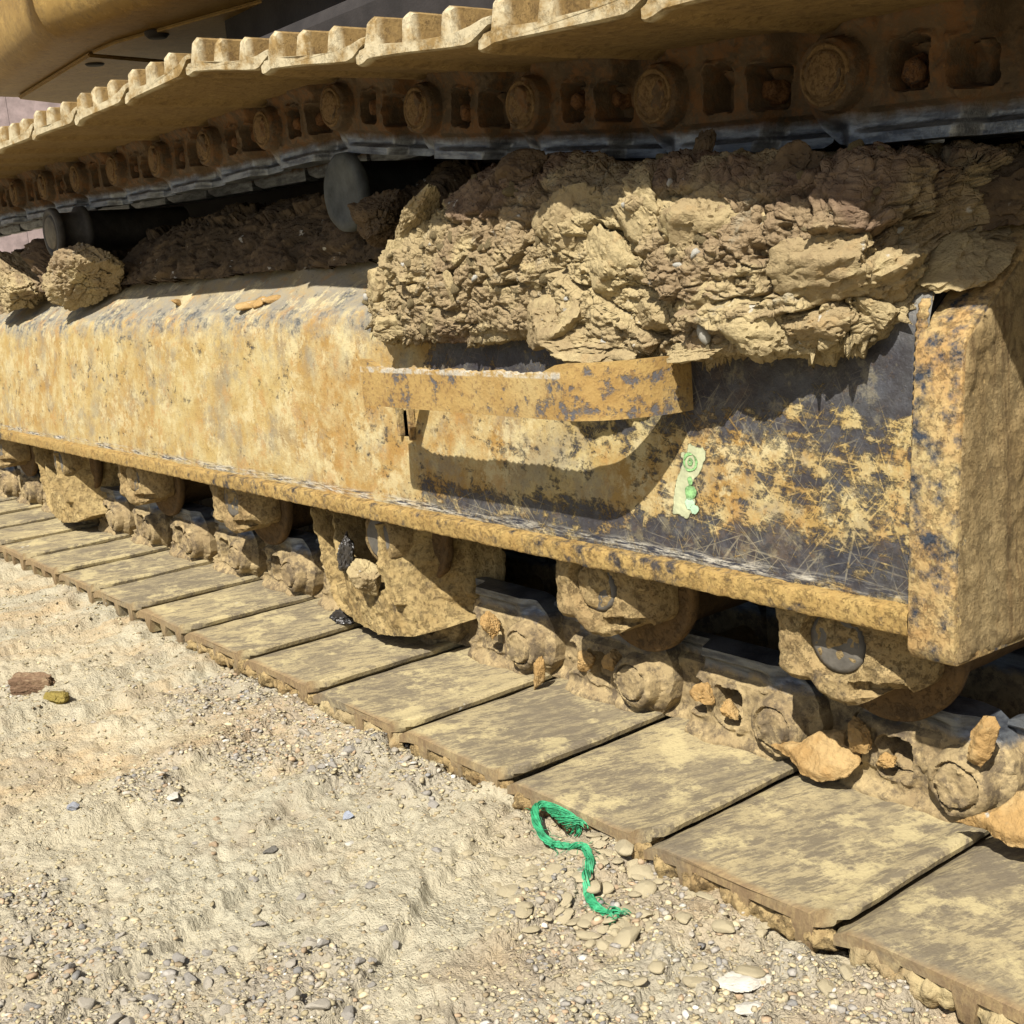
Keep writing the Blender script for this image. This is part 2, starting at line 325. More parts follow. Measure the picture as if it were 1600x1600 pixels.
def mat_mud(name, cols, sc=16, grain=170, dist=.004, attr=False):
    s = NT(name)
    a = s.noise(sc, 5, .6); b = s.noise(sc * 2.3, 6, .65, loc=(6, 2, 4)); g = s.noise(grain, 5, .7); v = s.noise(5.5, 3, .5, loc=(1, 9, 3))
    c = s.mix(s.rng(v, .40, .60), cols[0], cols[1]); c = s.mix(s.rng(a, .50, .62), c, cols[2]); c = s.mix(s.ma('MULTIPLY', s.rng(b, .58, .68), .75), c, cols[3])
    c = s.mix(s.ma('MULTIPLY', s.rng(g, .5, .7), .35), c, (.17, .11, .06))
    if attr:
        at = s.n('ShaderNodeAttribute'); at.attribute_name = 'tone'; c = s.mix(at.outputs['Fac'], c, s.mix(s.rng(b, .4, .6), (.19, .125, .08), (.29, .205, .13)))
    c = s.mix(s.rng(s.noise(60, 3, .5, loc=(8, 8, 1)), .70, .74), c, (.62, .58, .48))
    h = s.ma('ADD', s.ma('MULTIPLY', g, .8), s.ma('MULTIPLY', b, .7)); h = s.ma('ADD', h, s.ma('MULTIPLY', s.rng(s.vor(95, 'DISTANCE_TO_EDGE'), 0, .1), .22 if attr else .04))
    return s.fin(c, .95, h, dist, 1, .1)
def mat_attr(name, rough=.9):
    s = NT(name); at = s.n('ShaderNodeAttribute'); at.attribute_name = 'col'; g = s.noise(300, 4, .6)
    c = s.mix(s.ma('MULTIPLY', s.rng(g, .45, .7), .45), at.outputs['Color'], (.14, .11, .08))
    return s.fin(c, rough, g, .0015, .6, .2)
def mat_ground():
    s = NT('dry_clay_ground')
    v = s.noise(2.6, 5, .6); a = s.noise(7, 6, .62, (1, .45, 1), (0, 0, 20)); g = s.noise(90, 6, .72); f = s.noise(330, 4, .7); p = s.noise(9, 5, .65, loc=(3, 7, 2))
    c = s.mix(s.rng(v, .36, .62), (.65, .565, .385), (.59, .54, .395)); c = s.mix(s.ma('MULTIPLY', s.rng(a, .50, .66), .75), c, (.64, .44, .22))
    c = s.mix(s.ma('MULTIPLY', s.rng(p, .52, .64), .75), c, (.46, .385, .27))
    c = s.mix(s.ma('MULTIPLY', s.rng(s.noise(20, 5, .7, loc=(1, 1, 8)), .56, .66), .5), c, (.74, .67, .49))
    c = s.mix(s.ma('MULTIPLY', s.rng(g, .55, .72), .4), c, (.30, .23, .14)); c = s.mix(s.ma('MULTIPLY', s.rng(f, .55, .7), .35), c, (.20, .15, .09))
    at = s.n('ShaderNodeAttribute'); at.attribute_name = 'tone'
    c = s.mix(s.ma('MULTIPLY', at.outputs['Fac'], s.rng(g, .3, .6, .25, .7)), c, (.44, .39, .31))
    pv = s.vor(190, 'SMOOTH_F1') if False else s.vor(170)
    e1 = s.rng(s.vor(75, 'DISTANCE_TO_EDGE'), .0, .12); e2 = s.rng(s.vor(210, 'DISTANCE_TO_EDGE'), .0, .16); cz = s.rng(s.noise(6, 6, .7, loc=(9, 1, 1)), .46, .58)
    c = s.mix(s.ma('MULTIPLY', s.ma('SUBTRACT', 1, s.ma('MULTIPLY', e1, e2)), s.ma('MULTIPLY', cz, .12)), c, (.30, .23, .14))
    h = s.ma('ADD', s.ma('MULTIPLY', g, 1.1), s.ma('MULTIPLY', f, .6)); h = s.ma('ADD', h, s.ma('MULTIPLY', cz, s.ma('ADD', s.ma('MULTIPLY', e1, .10), s.ma('MULTIPLY', e2, .16)))); h = s.ma('ADD', h, s.ma('MULTIPLY', s.rng(pv, 0, .6, 1, 0), s.ma('ADD', s.ma('MULTIPLY', at.outputs['Fac'], .5), .15)))
    return s.fin(c, .95, h, .0042, 1, .1)
def mat_flat(name, c, rough=.8, sc=30, var=.3, dist=.002, metal=0., spec=.3):
    s = NT(name); a = s.noise(sc, 6, .65); g = s.noise(200, 4, .6)
    d = tuple(q * (1 - var) for q in c); u = tuple(min(1, q * (1 + var)) for q in c)
    col = s.mix(s.rng(a, .35, .65), d, u); return s.fin(col, rough, s.ma('ADD', s.ma('MULTIPLY', a, .5), s.ma('MULTIPLY', g, .5)), dist, .7, spec, metal)

M_FRAME = mat_frame()
M_LIP = mat_dusty('mud_crusted_lip', (.52, .36, .13), (.44, .28, .09), (.20, .11, .045), .535, 20, grain=190, dist=.004, under=(.075, .065, .06))
M_END = mat_dusty('mud_sprayed_end_plate', (.38, .285, .14), (.31, .215, .095), (.17, .105, .045), .72, 12, (1, 1, .35), grain=330, dist=.0035, streak=True)
M_EDGE = mat_dusty('worn_end_plate_edge', (.56, .43, .20), (.50, .31, .12), (.22, .12, .05), .53, 20, grain=200, dist=.0035, under=(.055, .065, .085))
M_STEP = mat_step()
M_PAD = mat_pad(); M_LINK = mat_link('mud_coated_link_steel', [(.44, .335, .17), (.31, .225, .115), (.10, .075, .05)]); M_LINKU = mat_link('rusty_shaded_upper_link_steel', [(.15, .10, .055), (.09, .065, .04), (.21, .10, .035)], 1.3)  # upper links: rust, plus a base darkened to stand in for shade
M_ROLL = mat_dusty('mud_stained_roller', (.21, .125, .05), (.15, .095, .045), (.07, .05, .03), .62, 16, grain=160, dist=.003)
M_COLLAR = mat_dusty('mud_coated_collar', (.46, .34, .16), (.33, .225, .10), (.15, .09, .04),   .575, 18, grain=150, dist=.005, under=(.09, .07, .05))
M_GUARD = mat_dusty('mud_coated_guard', (.50, .375, .17), (.36, .25, .10), (.16, .10, .05), .585, 16, grain=150, dist=.005, under=(.10, .075, .05))
M_SHAFT = mat_flat('grey_roller_shaft_end', (.16, .145, .12), .75, 40)
M_CARR = mat_flat('grey_blue_carrier_disc', (.085, .092, .088), .7, 26, .45)
M_CAPS = mat_dusty('mud_filled_pin_cap', (.42, .31, .15), (.36, .24, .10), (.16, .10, .05), .70, 40, grain=200, dist=.003)
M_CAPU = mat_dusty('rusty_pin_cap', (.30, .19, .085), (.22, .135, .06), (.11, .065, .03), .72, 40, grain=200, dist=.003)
M_UPPER = mat_dusty('brown_upper_shoe', (.34, .225, .085), (.27, .17, .06), (.14, .085, .04), .68, 14, (.6, 1, 1), grain=150, dist=.002, edge=(.62, .53, .34))  # brown base darkened for shade; sunlit outer edge painted pale
M_BODY = mat_dusty('yellow_brown_machine_body', (.42, .27, .075), (.34, .205, .05), (.20, .12, .035), .80, 6, grain=60, dist=.002, rough=.6, spec=.4)
M_DARK = mat_flat('shade_dark_steel', (.035, .03, .028), .8, 14)  # near-black base puts the deep shade of the underside gaps into the colour
M_MUD = mat_mud('drying_clay_mud', [(.47, .37, .20), (.34, .25, .145), (.54, .43, .23), (.42, .37, .26)], attr=True)
M_CLOD = mat_mud('pale_clay_clod', [(.50, .40, .215), (.40, .305, .165), (.56, .45, .24), (.44, .31, .15)], 20)
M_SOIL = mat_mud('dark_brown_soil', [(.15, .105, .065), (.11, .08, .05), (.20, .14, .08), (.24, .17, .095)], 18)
M_FLAKE = mat_mud('orange_tan_mud_flake', [(.52, .33, .13), (.46, .29, .115), (.58, .40, .18), (.50, .36, .17)], 30)
M_WETMUD = mat_flat('wet_dark_mud', (.045, .04, .035), .35, 60, .5, .004, 0, .6)
M_STONE = mat_attr('dusty_stone_chips'); M_GROUND = mat_ground()

# ------------------------------------------------------------------ ground: one sheet to the horizon, finest where it is nearest
GZ = -.031
gr_spots = [  # (x, y, radius) patches of grey gravel on the clay
    (-.52, -.50, .16), (-.34, -.44, .13), (-.72, -.05, .12), (-.90, -.03, .12), (-.56, -.04, .08), (-.72, -.20, .07), (-.50, .0, .08), (-.15, -.10, .10), (-.20, -.02, .09), (-.02, -.08, .12), (-1.2, -.30, .1), (-.25, -.30, .07), (-.10,-.20,.07), (.05, -.02, .06)]
def spots(x, y, S=gr_spots):
    m = 0
    for a, b, r in S: m = np.maximum(m, 1 - sst(.45, 1.15, np.sqrt((x - a) ** 2 + (y - b) ** 2) / r))
    q = np.stack([x * 14, y * 14, np.zeros_like(x)], -1)
    return np.clip(m * (1 + 1.6 * fbm(q, 3, 40)), 0, 1)
def ground_z(x, y, full=True):
    o = np.zeros_like(x); P = np.stack([x, y, o], -1)
    r = np.sqrt((x - CP.x) ** 2 + (y - CP.y) ** 2); near = 1 - sst(4, 9, r)
    z = .012 * fbm(P * 1.6, 3, 1) + .0065 * fbm(np.stack([x * 9 + y * 3, y * 3.2 - x * .8, o], -1), 2, 3)
    z = z + near * (.0045 * fbm(P * 17, 4, 5) + .0034 * fbm(P * 62, 4, 9))
    F1, F2, ID, D = worley(P * 110 + 9, 91, (0,)); z = z + near * sst(.0, .25, fbm(P * 9, 3, 57)) * .0034 * (ID - .4) * sst(0, .25, F2 - F1)
    # scraped ridges and shallow grooves from earlier passes of the track
    q = fbm(np.stack([x * 14 + y * 5, y * 2.4 - x * .6, o], -1), 1, 77) + .12 * fbm(P * 24, 3, 78); z = z + near * .0085 * (sst(.0, .09, q) - .5)
    m = spots(x, y)
    wv = P + .012 * np.stack([vnoise(P * 30, 11), vnoise(P * 30, 12), o], -1)
    F1, F2, ID, D = worley(wv * 55, 21, (0,)); z = z + near * (sst(.02, .22, F2 - F1) * (.0022 + .005 * m) * (ID - .25))
    F1, F2, ID, D = worley(wv * 19 + 3, 31, (0,)); pl = (D[..., 0] * (ID - .5) + D[..., 1] * (((ID * 7) % 1) - .5))
    z = z + near * sst(.0, .10, F2 - F1) * .0045 * (ID - .3) * sst(-.05, .25, fbm(P * 5, 2, 55)) + near * pl * .006
    # soil squeezed up beside the shoes; flat under them
    z = z + near * .009 * np.exp(-((y + .018) / .03) ** 2) * sst(-.3, .3, fbm(P * 14, 2, 66)) * (x < 1.5)
    z = np.where(y > .02, np.minimum(z, .0) - .004, z)
    return GZ + z, m
def polar():
    a0, a1 = R(112), R(181)
    ang = np.concatenate([np.arange(a0, a1, .00165), np.linspace(a1, a0 + 2 * np.pi, 46)])
    rr = [.22]
    while rr[-1] < 3.2: rr.append(rr[-1] * 1.0043)
    while rr[-1] < 12: rr.append(rr[-1] * 1.02)
    while rr[-1] < 900: rr.append(rr[-1] * 1.25)
    rr = np.array([0.0001] + rr); A, Q = np.meshgrid(ang, rr, indexing='ij')
    x = CP.x + Q * np.cos(A); y = CP.y + Q * np.sin(A); z, m = ground_z(x, y)
    V = np.stack([x, y, z], -1); return V, m
V, gm = polar()
me = mesh('ground', V.reshape(-1, 3), grid_faces(*V.shape[:2]), True)
at = me.attributes.new('tone', 'FLOAT', 'POINT'); at.data.foreach_set('value', gm.astype(np.float32).ravel())
gobj = obj('ground', me, M_GROUND); tag(gobj, kind='structure')

# ------------------------------------------------------------------ excavator
EX = empty('excavator', (-1.4, .3, GZ))
tag(EX, 'mud caked yellow excavator, its crawler track and track frame filling the photo', 'excavator')
EXI = Matrix.Translation(-Vector(EX.location))
def part(name, me, mt, parent=EX, mw=None):
    """a part given in world coordinates (mw = its world matrix)"""
    o = obj(name, me, mt, parent)
    pw = Matrix.Translation(EX.location) if parent is EX else parent.get('_w') or None
    mw = mw or Matrix.Identity(4)
    o.matrix_basis = (EXI @ mw) if parent is EX else mw
    return o

# --- track frame: web plate, bend, sloping top, deck
prof = [(.1243, .2045), (.1245, .2115), (.1265, .25), (.1300, .30), (.1345, .36), (.1385, .405), (.1410, .420), (.1445, .430), (.1500, .4375), (.158, .443), (.175, .457), (.20, .4775), (.235, .507), (.262, .523), (.30, .528), (.50, .528)]
xs = np.concatenate([np.linspace(-3.6, -1.5, 60), np.linspace(-1.49, -.012, 190)])
pr = np.array(prof); sl = np.concatenate([[0], np.cumsum(np.hypot(*np.diff(pr, axis=0).T))]); ss = np.concatenate([np.linspace(0, .25, 50), np.linspace(.255, sl[-1], 34)])
py = np.interp(ss, sl, pr[:, 0]); pz = np.interp(ss, sl, pr[:, 1])
XX, YY = np.meshgrid(xs, py, indexing='ij'); _, ZZ = np.meshgrid(xs, pz, indexing='ij')
V = np.stack([XX, YY, ZZ], -1); N = grid_normals(V); N = np.where(N[..., 1:2] > 0, -N, N); 
d = .0022 * fbm(V * np.array([3, 3, 5]), 3, 3) + .0009 * fbm(V * 35, 3, 4)
V = V + N * d[..., None]
FV = V.copy(); FX = xs.copy()
F = grid_faces(*V.shape[:2]); cx = V.reshape(-1, 3)[F].mean(1)
hole = (cx[:, 0] > -.708) & (cx[:, 0] < -.688) & (cx[:, 2] > .292) & (cx[:, 2] < .322) & (cx[:, 1] < .2)
frame = part('track_frame', mesh('track_frame', V.reshape(-1, 3), F[~hole], True), M_FRAME)
frame_loc = Vector(frame.location)
def fpart(name, me, mt): 
    o = obj(name, me, mt, frame); return o   # frame sits at world origin, so world coordinates are its local ones
bmn = box(-3.6, -.012, .20, .50, .19, .205); joinb(bmn, box(-3.6, -.012, .497, .512, .16, .526)); joinb(bmn, box(-3.6, -.012, .128, .14, .2, .206))
fpart('frame_underside', bm_mesh('frame_underside', bmn), M_DARK)
nb = extrude_poly([(.13, .206), (.139, .405), (.20, .470), (.235, .498), (.262, .514), (.497, .514), (.497, .206)], 'x', -.030, -.018); fpart('frame_end', bm_mesh('frame_end', nb), M_DARK)
# lip along the bottom
def wavy_box(x0, x1, nx, sec, amp, seed, sc=30):
    xs = np.linspace(x0, x1, nx); S = np.array(sec + [sec[0]]); V = np.zeros((nx, len(S), 3)); V[..., 0] = xs[:, None]; V[..., 1] = S[:, 0]; V[..., 2] = S[:, 1]
    d = np.stack([np.zeros(V.shape[:2]), fbm(V * sc, 4, seed), fbm(V * sc, 4, seed + 9)], -1) * amp
    V = V + d; V[:, -1] = V[:, 0]; return V.reshape(-1, 3), grid_faces(nx, len(S))
lipsec = [(.16, .1845), (.118, .1845), (.1130, .1848), (.1122, .1856), (.1118, .188), (.1116, .193), (.1116, .198), (.1120, .2030), (.1128, .2043), (.1160, .2050), (.123, .2058), (.13, .2065), (.16, .2065)]
v, f = wavy_box(-3.6, -.0150, 1800, lipsec, .0013, 5, 60); me = mesh('bottom_lip', v, f, True); me.set_sharp_from_angle(angle=R(42)); fpart('bottom_lip', me, M_LIP)
# end plate: thick plate standing across the end of the frame
endp = [(.1160, .168), (.1120, .176), (.118, .29), (.1285, .398), (.134, .408), (.216, .468), (.246, .488), (.27, .492), (.5, .492), (.5, .17), (.36, .158)]
nb = extrude_poly(endp, 'x', -.0165, .0225, .0016, 2); me = bm_mesh('end_plate', nb); sharp(me, 40)
ep = fpart('end_plate', me, M_EDGE)
endp2 = [(.1180, .1705), (.1150, .178), (.121, .29), (.1310, .3965), (.136, .4055), (.2165, .465), (.246, .4845), (.27, .489), (.495, .489), (.495, .175), (.36, .162)]
def rough_plate(pts, x, seed, amp=.0016, cell=.0028, T=.0012):
    ys = np.arange(.10, .50, cell); zs = np.arange(.155, .515, cell); P = np.stack(np.meshgrid(ys, zs, indexing='ij'), -1)
    S = lambda Q: sd_poly(Q, pts)
    def dep(Q):
        q = np.stack([np.zeros(len(Q)), Q[:, 0], Q[:, 1]], -1)
        return T * sst(.0, .006, -S(Q)) + amp * fbm(q * np.array([1, 60, 30]), 4, seed) + .0009 * fbm(q * 160, 2, seed + 3) + .002 * sst(.05, .3, fbm(q * 14, 3, seed + 5))
    V, F = relief((.10, .505, .155, .515), cell, S, dep, 0)
    return np.stack([x - V[:, 1], V[:, 0], V[:, 2]], -1), F[:, ::-1]
v, f = rough_plate(endp2, .0222, 8); fpart('outer_face', mesh('outer_face', v, f, True), M_END)
# weld bead between web and end plate
v, f = lathe([(0, .0035), (.01, .004)], 10)
t = np.linspace(.215, .432, 120); th = np.linspace(0, 2 * np.pi, 9); V = np.zeros((120, 9, 3)); rr_ = .0042 + .0009 * np.sin(t * 900)[:, None]
V[..., 0] = -.0175 + rr_ * np.cos(th); V[..., 1] = np.interp(t, pz, py)[:, None] - .0005 + rr_ * np.sin(th); V[..., 2] = t[:, None]
fpart('weld_bead', mesh('weld_bead', V.reshape(-1, 3), grid_faces(120, 9), True), M_EDGE)
# step: bent plate standing off the web, serrated along its middle
sx = [(-.652, .128), (-.652, .118), (-.652, .060), (-.650, .046), (-.643, .0405), (-.630, .040)] + [(x, .040) for x in np.arange(-.60, -.3139, .003)] + [(-.312 + .073 * math.sin(q), .130 - .090 * math.cos(q)) for q in np.linspace(.08, 1.57, 16)]
sx = np.array(sx); zt = []
for x, y in sx:
    zz = .3925 if (y < .055 or x > -.5) else .372
    if -.628 < x < -.340 and y < .05: zz = .3815 + .0032 * (1 - ((x / .0105) % 1)) + .001 * math.sin(x * 90)
    elif -.340 <= x < -.312 and y < .05: zz = .3825 + (x + .340) / .028 * .010
    zt.append(zz)
nrm = np.gradient(sx, axis=0); nrm = np.stack([nrm[:, 1], -nrm[:, 0]], 1); nrm /= np.linalg.norm(nrm, axis=1, keepdims=True); inn = sx - nrm * .0075
vs = []; 
for (a, b), (c, d_), z in zip(sx, inn, zt): vs += [(a, b, .343), (a, b, z), (c, d_, z), (c, d_, .343)]
fs = []
for i in range(len(sx) - 1):
    for k in range(4): fs.append((i * 4 + k, i * 4 + (k + 1) % 4, i * 4 + 4 + (k + 1) % 4, i * 4 + 4 + k))
fs += [(0, 1, 2, 3), tuple(4 * (len(sx) - 1) + k for k in (3, 2, 1, 0))]
me = mesh('foot_step', vs, fs); bmq = bmesh.new(); bmq.from_mesh(me); bmesh.ops.recalc_face_normals(bmq, faces=bmq.faces); bmq.to_mesh(me); bmq.free(); sharp(me, 35)
fpart('foot_step', me, M_STEP)
# slot rim
nb = box(-.6885, -.684, .1225, .131, .288, .326, .001); joinb(nb, box(-.712, -.7075, .1225, .131, .292, .328, .001)); fpart('slot_rim', bm_mesh('slot_rim', nb), M_EDGE)

# spray paint mark: pale patch with green rings, a flat skin of paint on the web
def web_y2(X, Z):
    j = np.clip(np.searchsorted(FX, X), 1, len(FX) - 1); t = (X - FX[j - 1]) / (FX[j] - FX[j - 1]); o = np.zeros(len(X))
    for a_ in range(len(X)):
        r0, r1 = FV[j[a_] - 1], FV[j[a_]]; o[a_] = (1 - t[a_]) * np.interp(Z[a_], r0[:50, 2], r0[:50, 1]) + t[a_] * np.interp(Z[a_], r1[:50, 2], r1[:50, 1])
    return o
def web_y(z): return np.interp(z, pz, py)
def skin(name, pts, off, mt, seed):
    S = lambda Q: sd_poly(Q, pts) + .0045 * fbm(P3(Q) * 70, 4, seed)
    v, f = relief((min(p[0] for p in pts) - .01, max(p[0] for p in pts) + .01, min(p[1] for p in pts) - .01, max(p[1] for p in pts) + .01), .0015, S, lambda Q: np.zeros(len(Q)), 0)
    v[:, 1] = web_y2(v[:, 0], v[:, 2]) - off
    return fpart(name, mesh(name, v, f, True), mt)
M_PALE = mat_flat('pale_lime_smear', (.52, .54, .33), .85, 60, .2); M_GREEN = mat_flat('green_spray_paint', (.27, .50, .20), .9, 220, .45); M_MINT = mat_flat('mint_paint_blob', (.52, .74, .50), .8, 60, .15)
skin('pale_paint_smear', [(-.266, .249), (-.246, .247), (-.238, .262), (-.244, .277), (-.236, .286), (-.226, .300), (-.231, .310), (-.245, .311), (-.256, .303), (-.259, .285), (-.264, .270)], .0007, M_PALE, 1)
def ring(cx, cz, r0, r1, off, mt, seed, sx_=1.):
    S = lambda Q: np.maximum(sd_c((Q - np.array([cx, cz])) / np.array([sx_, 1]), (0, 0), r1), -sd_c((Q - np.array([cx, cz])) / np.array([sx_, 1]), (0, 0), r0) if r0 else -1) + .0014 * fbm(P3(Q) * 150, 3, seed)
    v, f = relief((cx - r1 - .003, cx + r1 + .003, cz - r1 - .003, cz + r1 + .003), .0009, S, lambda Q: np.zeros(len(Q)), 0)
    v[:, 1] = web_y2(v[:, 0], v[:, 2]) - off; return v, f
def multi(name, L, mt):
    vs, fs, n = [], [], 0
    for v, f in L: vs.append(v); fs.append(f + n); n += len(v)
    return fpart(name, mesh(name, np.concatenate(vs), np.concatenate(fs), True), mt)
multi('green_paint_mark', [ring(-.2455, .2965, .0062, .0085, .0012, 0, 2), ring(-.2455, .2965, .0015, .0033, .0012, 0, 3), ring(-.2455, .2795, 0, .0038, .0012, 0, 4, .8), ring(-.2445, .2695, 0, .0066, .0012, 0, 5, 1.1)], M_GREEN)
multi('mint_paint_blob', [ring(-.2455, .2595, 0, .0055, .0012, 0, 6, 1.1), ring(-.2395, .2550, 0, .0040, .0013, 0, 7, 1.2)], M_MINT)

# --- chain, shoes
def link_outline(Q):
    return sd_poly(Q, [(-.168, -.036), (-.150, -.038), (.0, -.038), (.020, -.034), (.034, -.016), (.0375, .004), (.034, .022), (.022, .038), (.006, .050), (-.008, .0525), (-.158, .0525), (-.166, .049), (-.169, .036)]) - .002
def link_depth_f(seed):
    def dep(Q):
        q = P3(Q, seed * 3.3); x = Q[:, 0]; z = Q[:, 1]
        d = -.024 * (1 - sst(-.126, -.112, x - .25 * z))                                    # left half cranked inwards
        d = d - .008 * sst(.026, .031, z) * (1 - sst(.041, .046, z) * .9) * sst(-.010, -.035, x)
        boss = sd_c(Q, (0, .0), .0285); rr_ = sd_c(Q, (0, 0), 0)
        d = d + .013 * sst(.0012, -.0012, boss) - .004 * sst(-.007, .0005, boss)
        d = d - .012 * sst(.0, .016, boss) * sst(-.012, .006, x)                 # metal beyond the boss falls away
        d = d - .005 * sst(.0016, .0004, np.abs(rr_ - .0195)) + .0025 * sst(.0178, .0168, rr_)
        for cx, cz, hx, hz in ((-.066, .0, .0165, .019), (-.112, .002, .013, .018)):
            w_ = sd_box(Q, (cx, cz), (hx, hz), .006) + .0035 * fbm(q * 55, 2, seed + 8)
            d = d - .030 * sst(.0012, -.0028, w_) + .0025 * sst(.006, .0015, w_) * sst(-.001, .001, w_)
            d = d + .017 * sst(.0, -.004, w_) * sst(.004, -.014, z + .6 * (x - cx))          # mud lying in the bottom of each pocket
        d = d + .011 * sst(-.024, -.037, z) * sst(.018, -.02, x) * (.45 + .55 * np.cos((x + .088) * 33) ** 2)   # foot flare
        d = d + (.0012 * fbm(q * 42, 4, seed) + .0009 * fbm(q * 130, 3, seed + 4)) * (1 - .85 * sst(.026, .032, z))
        m = sst(.1, .4, fbm(q * 34, 4, seed + 6)) * (1 - sst(.02, .035, z)); return d + .003 * m
    return dep
link_meshes = []
for sd_ in range(4):
    v, f = relief((-.175, .043, -.042, .058), .0014, link_outline, link_depth_f(sd_ * 13 + 1), .042)
    link_meshes.append(mesh('track_link', v, f, True)); link_meshes[-1].set_sharp_from_angle(angle=R(33)); link_meshes[-1].materials.append(M_LINK)
link_up = [m_.copy() for m_ in link_meshes]
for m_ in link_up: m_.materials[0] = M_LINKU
# simple inner strand link (far side of the chain)
nb = extrude_poly([(-.16, -.036), (.02, -.036), (.036, 0), (.02, .044), (-.008, .0525), (-.16, .0525)], 'y', .17, .205, .003); inner_link = sharp(bm_mesh('inner_track_link', nb)); inner_link.materials.append(M_LINK); inner_up = inner_link.copy(); inner_up.materials[0] = M_LINKU
v, f = lathe([(.0, .0001), (.0, .0125), (.0018, .013), (.0018, .0150), (.0, .0158), (.001, .0172), (.2, .0178)], 28, 3, .0007); v[:, 1] -= .0135
pin_me = mesh('track_pin', v, f, True); pin_me.materials.append(M_CAPS)
v, f = lathe([(.0, .0001), (.0, .014), (.001, .0180), (.0035, .0188), (.0035, .0196), (.001, .0208), (.002, .0235), (.2, .0245)], 32, 3, .0012); v[:, 1] -= .016
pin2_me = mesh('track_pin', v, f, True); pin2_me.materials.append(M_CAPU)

def shoe_mesh(seed, near):
    CH = .022 if near else .004
    # profile (x, z) relative to the pin; top of the plate at z = -.038; left end tucks under the neighbour's nose
    T = -.038
    top = [(-.186, T - .0155), (-.176, T - .0105), (-.163, T - .0030), (-.154, T - .0005), (-.130, T), (-.060, T), (-.02, T), (-.004, T + .0008), (.006, T + .0045), (.014, T + .0060), (.019, T + .0048), (.0205, T + .002)]
    bot = [(.019, T - .003), (.012, T - .006), (.010, T - .0085), (.0, T - .010), (-.004, T - .034), (-.010, T - .036), (-.016, T - .034), (-.021, T - .011), (-.060, T - .010), (-.0635, T - .032), (-.069, T - .034), (-.075, T - .032), (-.079, T - .010), (-.120, T - .011), (-.1235, T - .032), (-.129, T - .034), (-.135, T - .032), (-.139, T - .013), (-.160, T - .016), (-.175, T - .020), (-.185, T - .021)]
    P = np.array(top + bot); n = len(P)
    ys = np.concatenate([[0, .0012, .004], np.linspace(.012, .19, 24 if near else 8), np.linspace(.21, .6, 6)]); V = np.zeros((len(ys), n, 3))
    for i, y in enumerate(ys):
        Q = P.copy(); c = Q.mean(0)
        k = max(0, 1 - y / .003); Q = Q + (np.array([0, T - .006]) - Q) * np.array([.0, .16]) * k
        ch = max(0, CH - y); lim = .0205 - ch * .8; Q[:, 0] = np.where(Q[:, 0] > .0, np.minimum(Q[:, 0], lim), Q[:, 0]); lim2 = -.186 + ch * .5; Q[:, 0] = np.maximum(Q[:, 0], lim2)
        V[i, :, 0] = Q[:, 0]; V[i, :, 1] = y; V[i, :, 2] = Q[:, 1]
    q = V + seed * 2.7
    V[..., 2] += .0016 * fbm(q * 9, 2, seed) + .0007 * fbm(q * 45, 2, seed + 3)
    V[..., 1] += .0025 * fbm(np.stack([q[..., 0] * 30, q[..., 1] * 0, q[..., 2] * 30], -1), 3, seed + 5) * (V[..., 1:2][..., 0] < .02)
    F = []
    for i in range(len(ys) - 1):
        for j in range(n): F.append((i * n + j, i * n + (j + 1) % n, (i + 1) * n + (j + 1) % n, (i + 1) * n + j))
    F.append(tuple(range(n))[::-1]); F.append(tuple((len(ys) - 1) * n + j for j in range(n)))
    me = mesh('track_shoe', V.reshape(-1, 3), F); b = bmesh.new(); b.from_mesh(me); bmesh.ops.recalc_face_normals(b, faces=b.faces); b.to_mesh(me); b.free()
    return sharp(me, 38)
shoes_lo = [shoe_mesh(k, True) for k in range(5)]; shoes_up = [shoe_mesh(20 + k, False) for k in range(3)]
for m_ in shoes_lo: m_.materials.append(M_PAD)
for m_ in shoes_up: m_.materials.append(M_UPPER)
def crust_mesh(seed):
    """dried mud packed between the grousers along the outer edge of a shoe"""
    nx, ns = 110, 22; x = np.linspace(-.168, .014, nx); th = np.linspace(-.5, np.pi + .4, ns); V = np.zeros((nx, ns, 3))
    a = .0070 + .010 * np.clip(fbm(np.stack([x * 34, x * 0 + seed, x * 0], -1), 4, seed) + .15, -.6, 1.5); a = a * sst(0, .012, x + .168) * sst(0, .012, .014 - x)
    V[..., 0] = x[:, None]; V[..., 1] = .012 - (a[:, None] * 1.0 + .002) * np.sin(th) - .0015; V[..., 2] = -.038 - .0195 + (a[:, None] * .55 + .0055) * np.cos(th)
    N = np.zeros_like(V); N[..., 1] = -np.sin(th); N[..., 2] = np.cos(th)
    F1, F2, ID, D = worley(V * 75 + seed, seed); d = .0050 * (ID - .4) * sst(0, .15, F2 - F1) + .0045 * fbm(V * 90 + seed, 4, seed)
    V = V + N * d[..., None]; return V.reshape(-1, 3), grid_faces(nx, ns)
crusts = []
for k in range(4):
    v, f = crust_mesh(100 + k * 7); m_ = mesh('packed_mud', v, f, True); m_.materials.append(M_CLOD if k == 3 else M_COLLAR); crusts.append(m_)

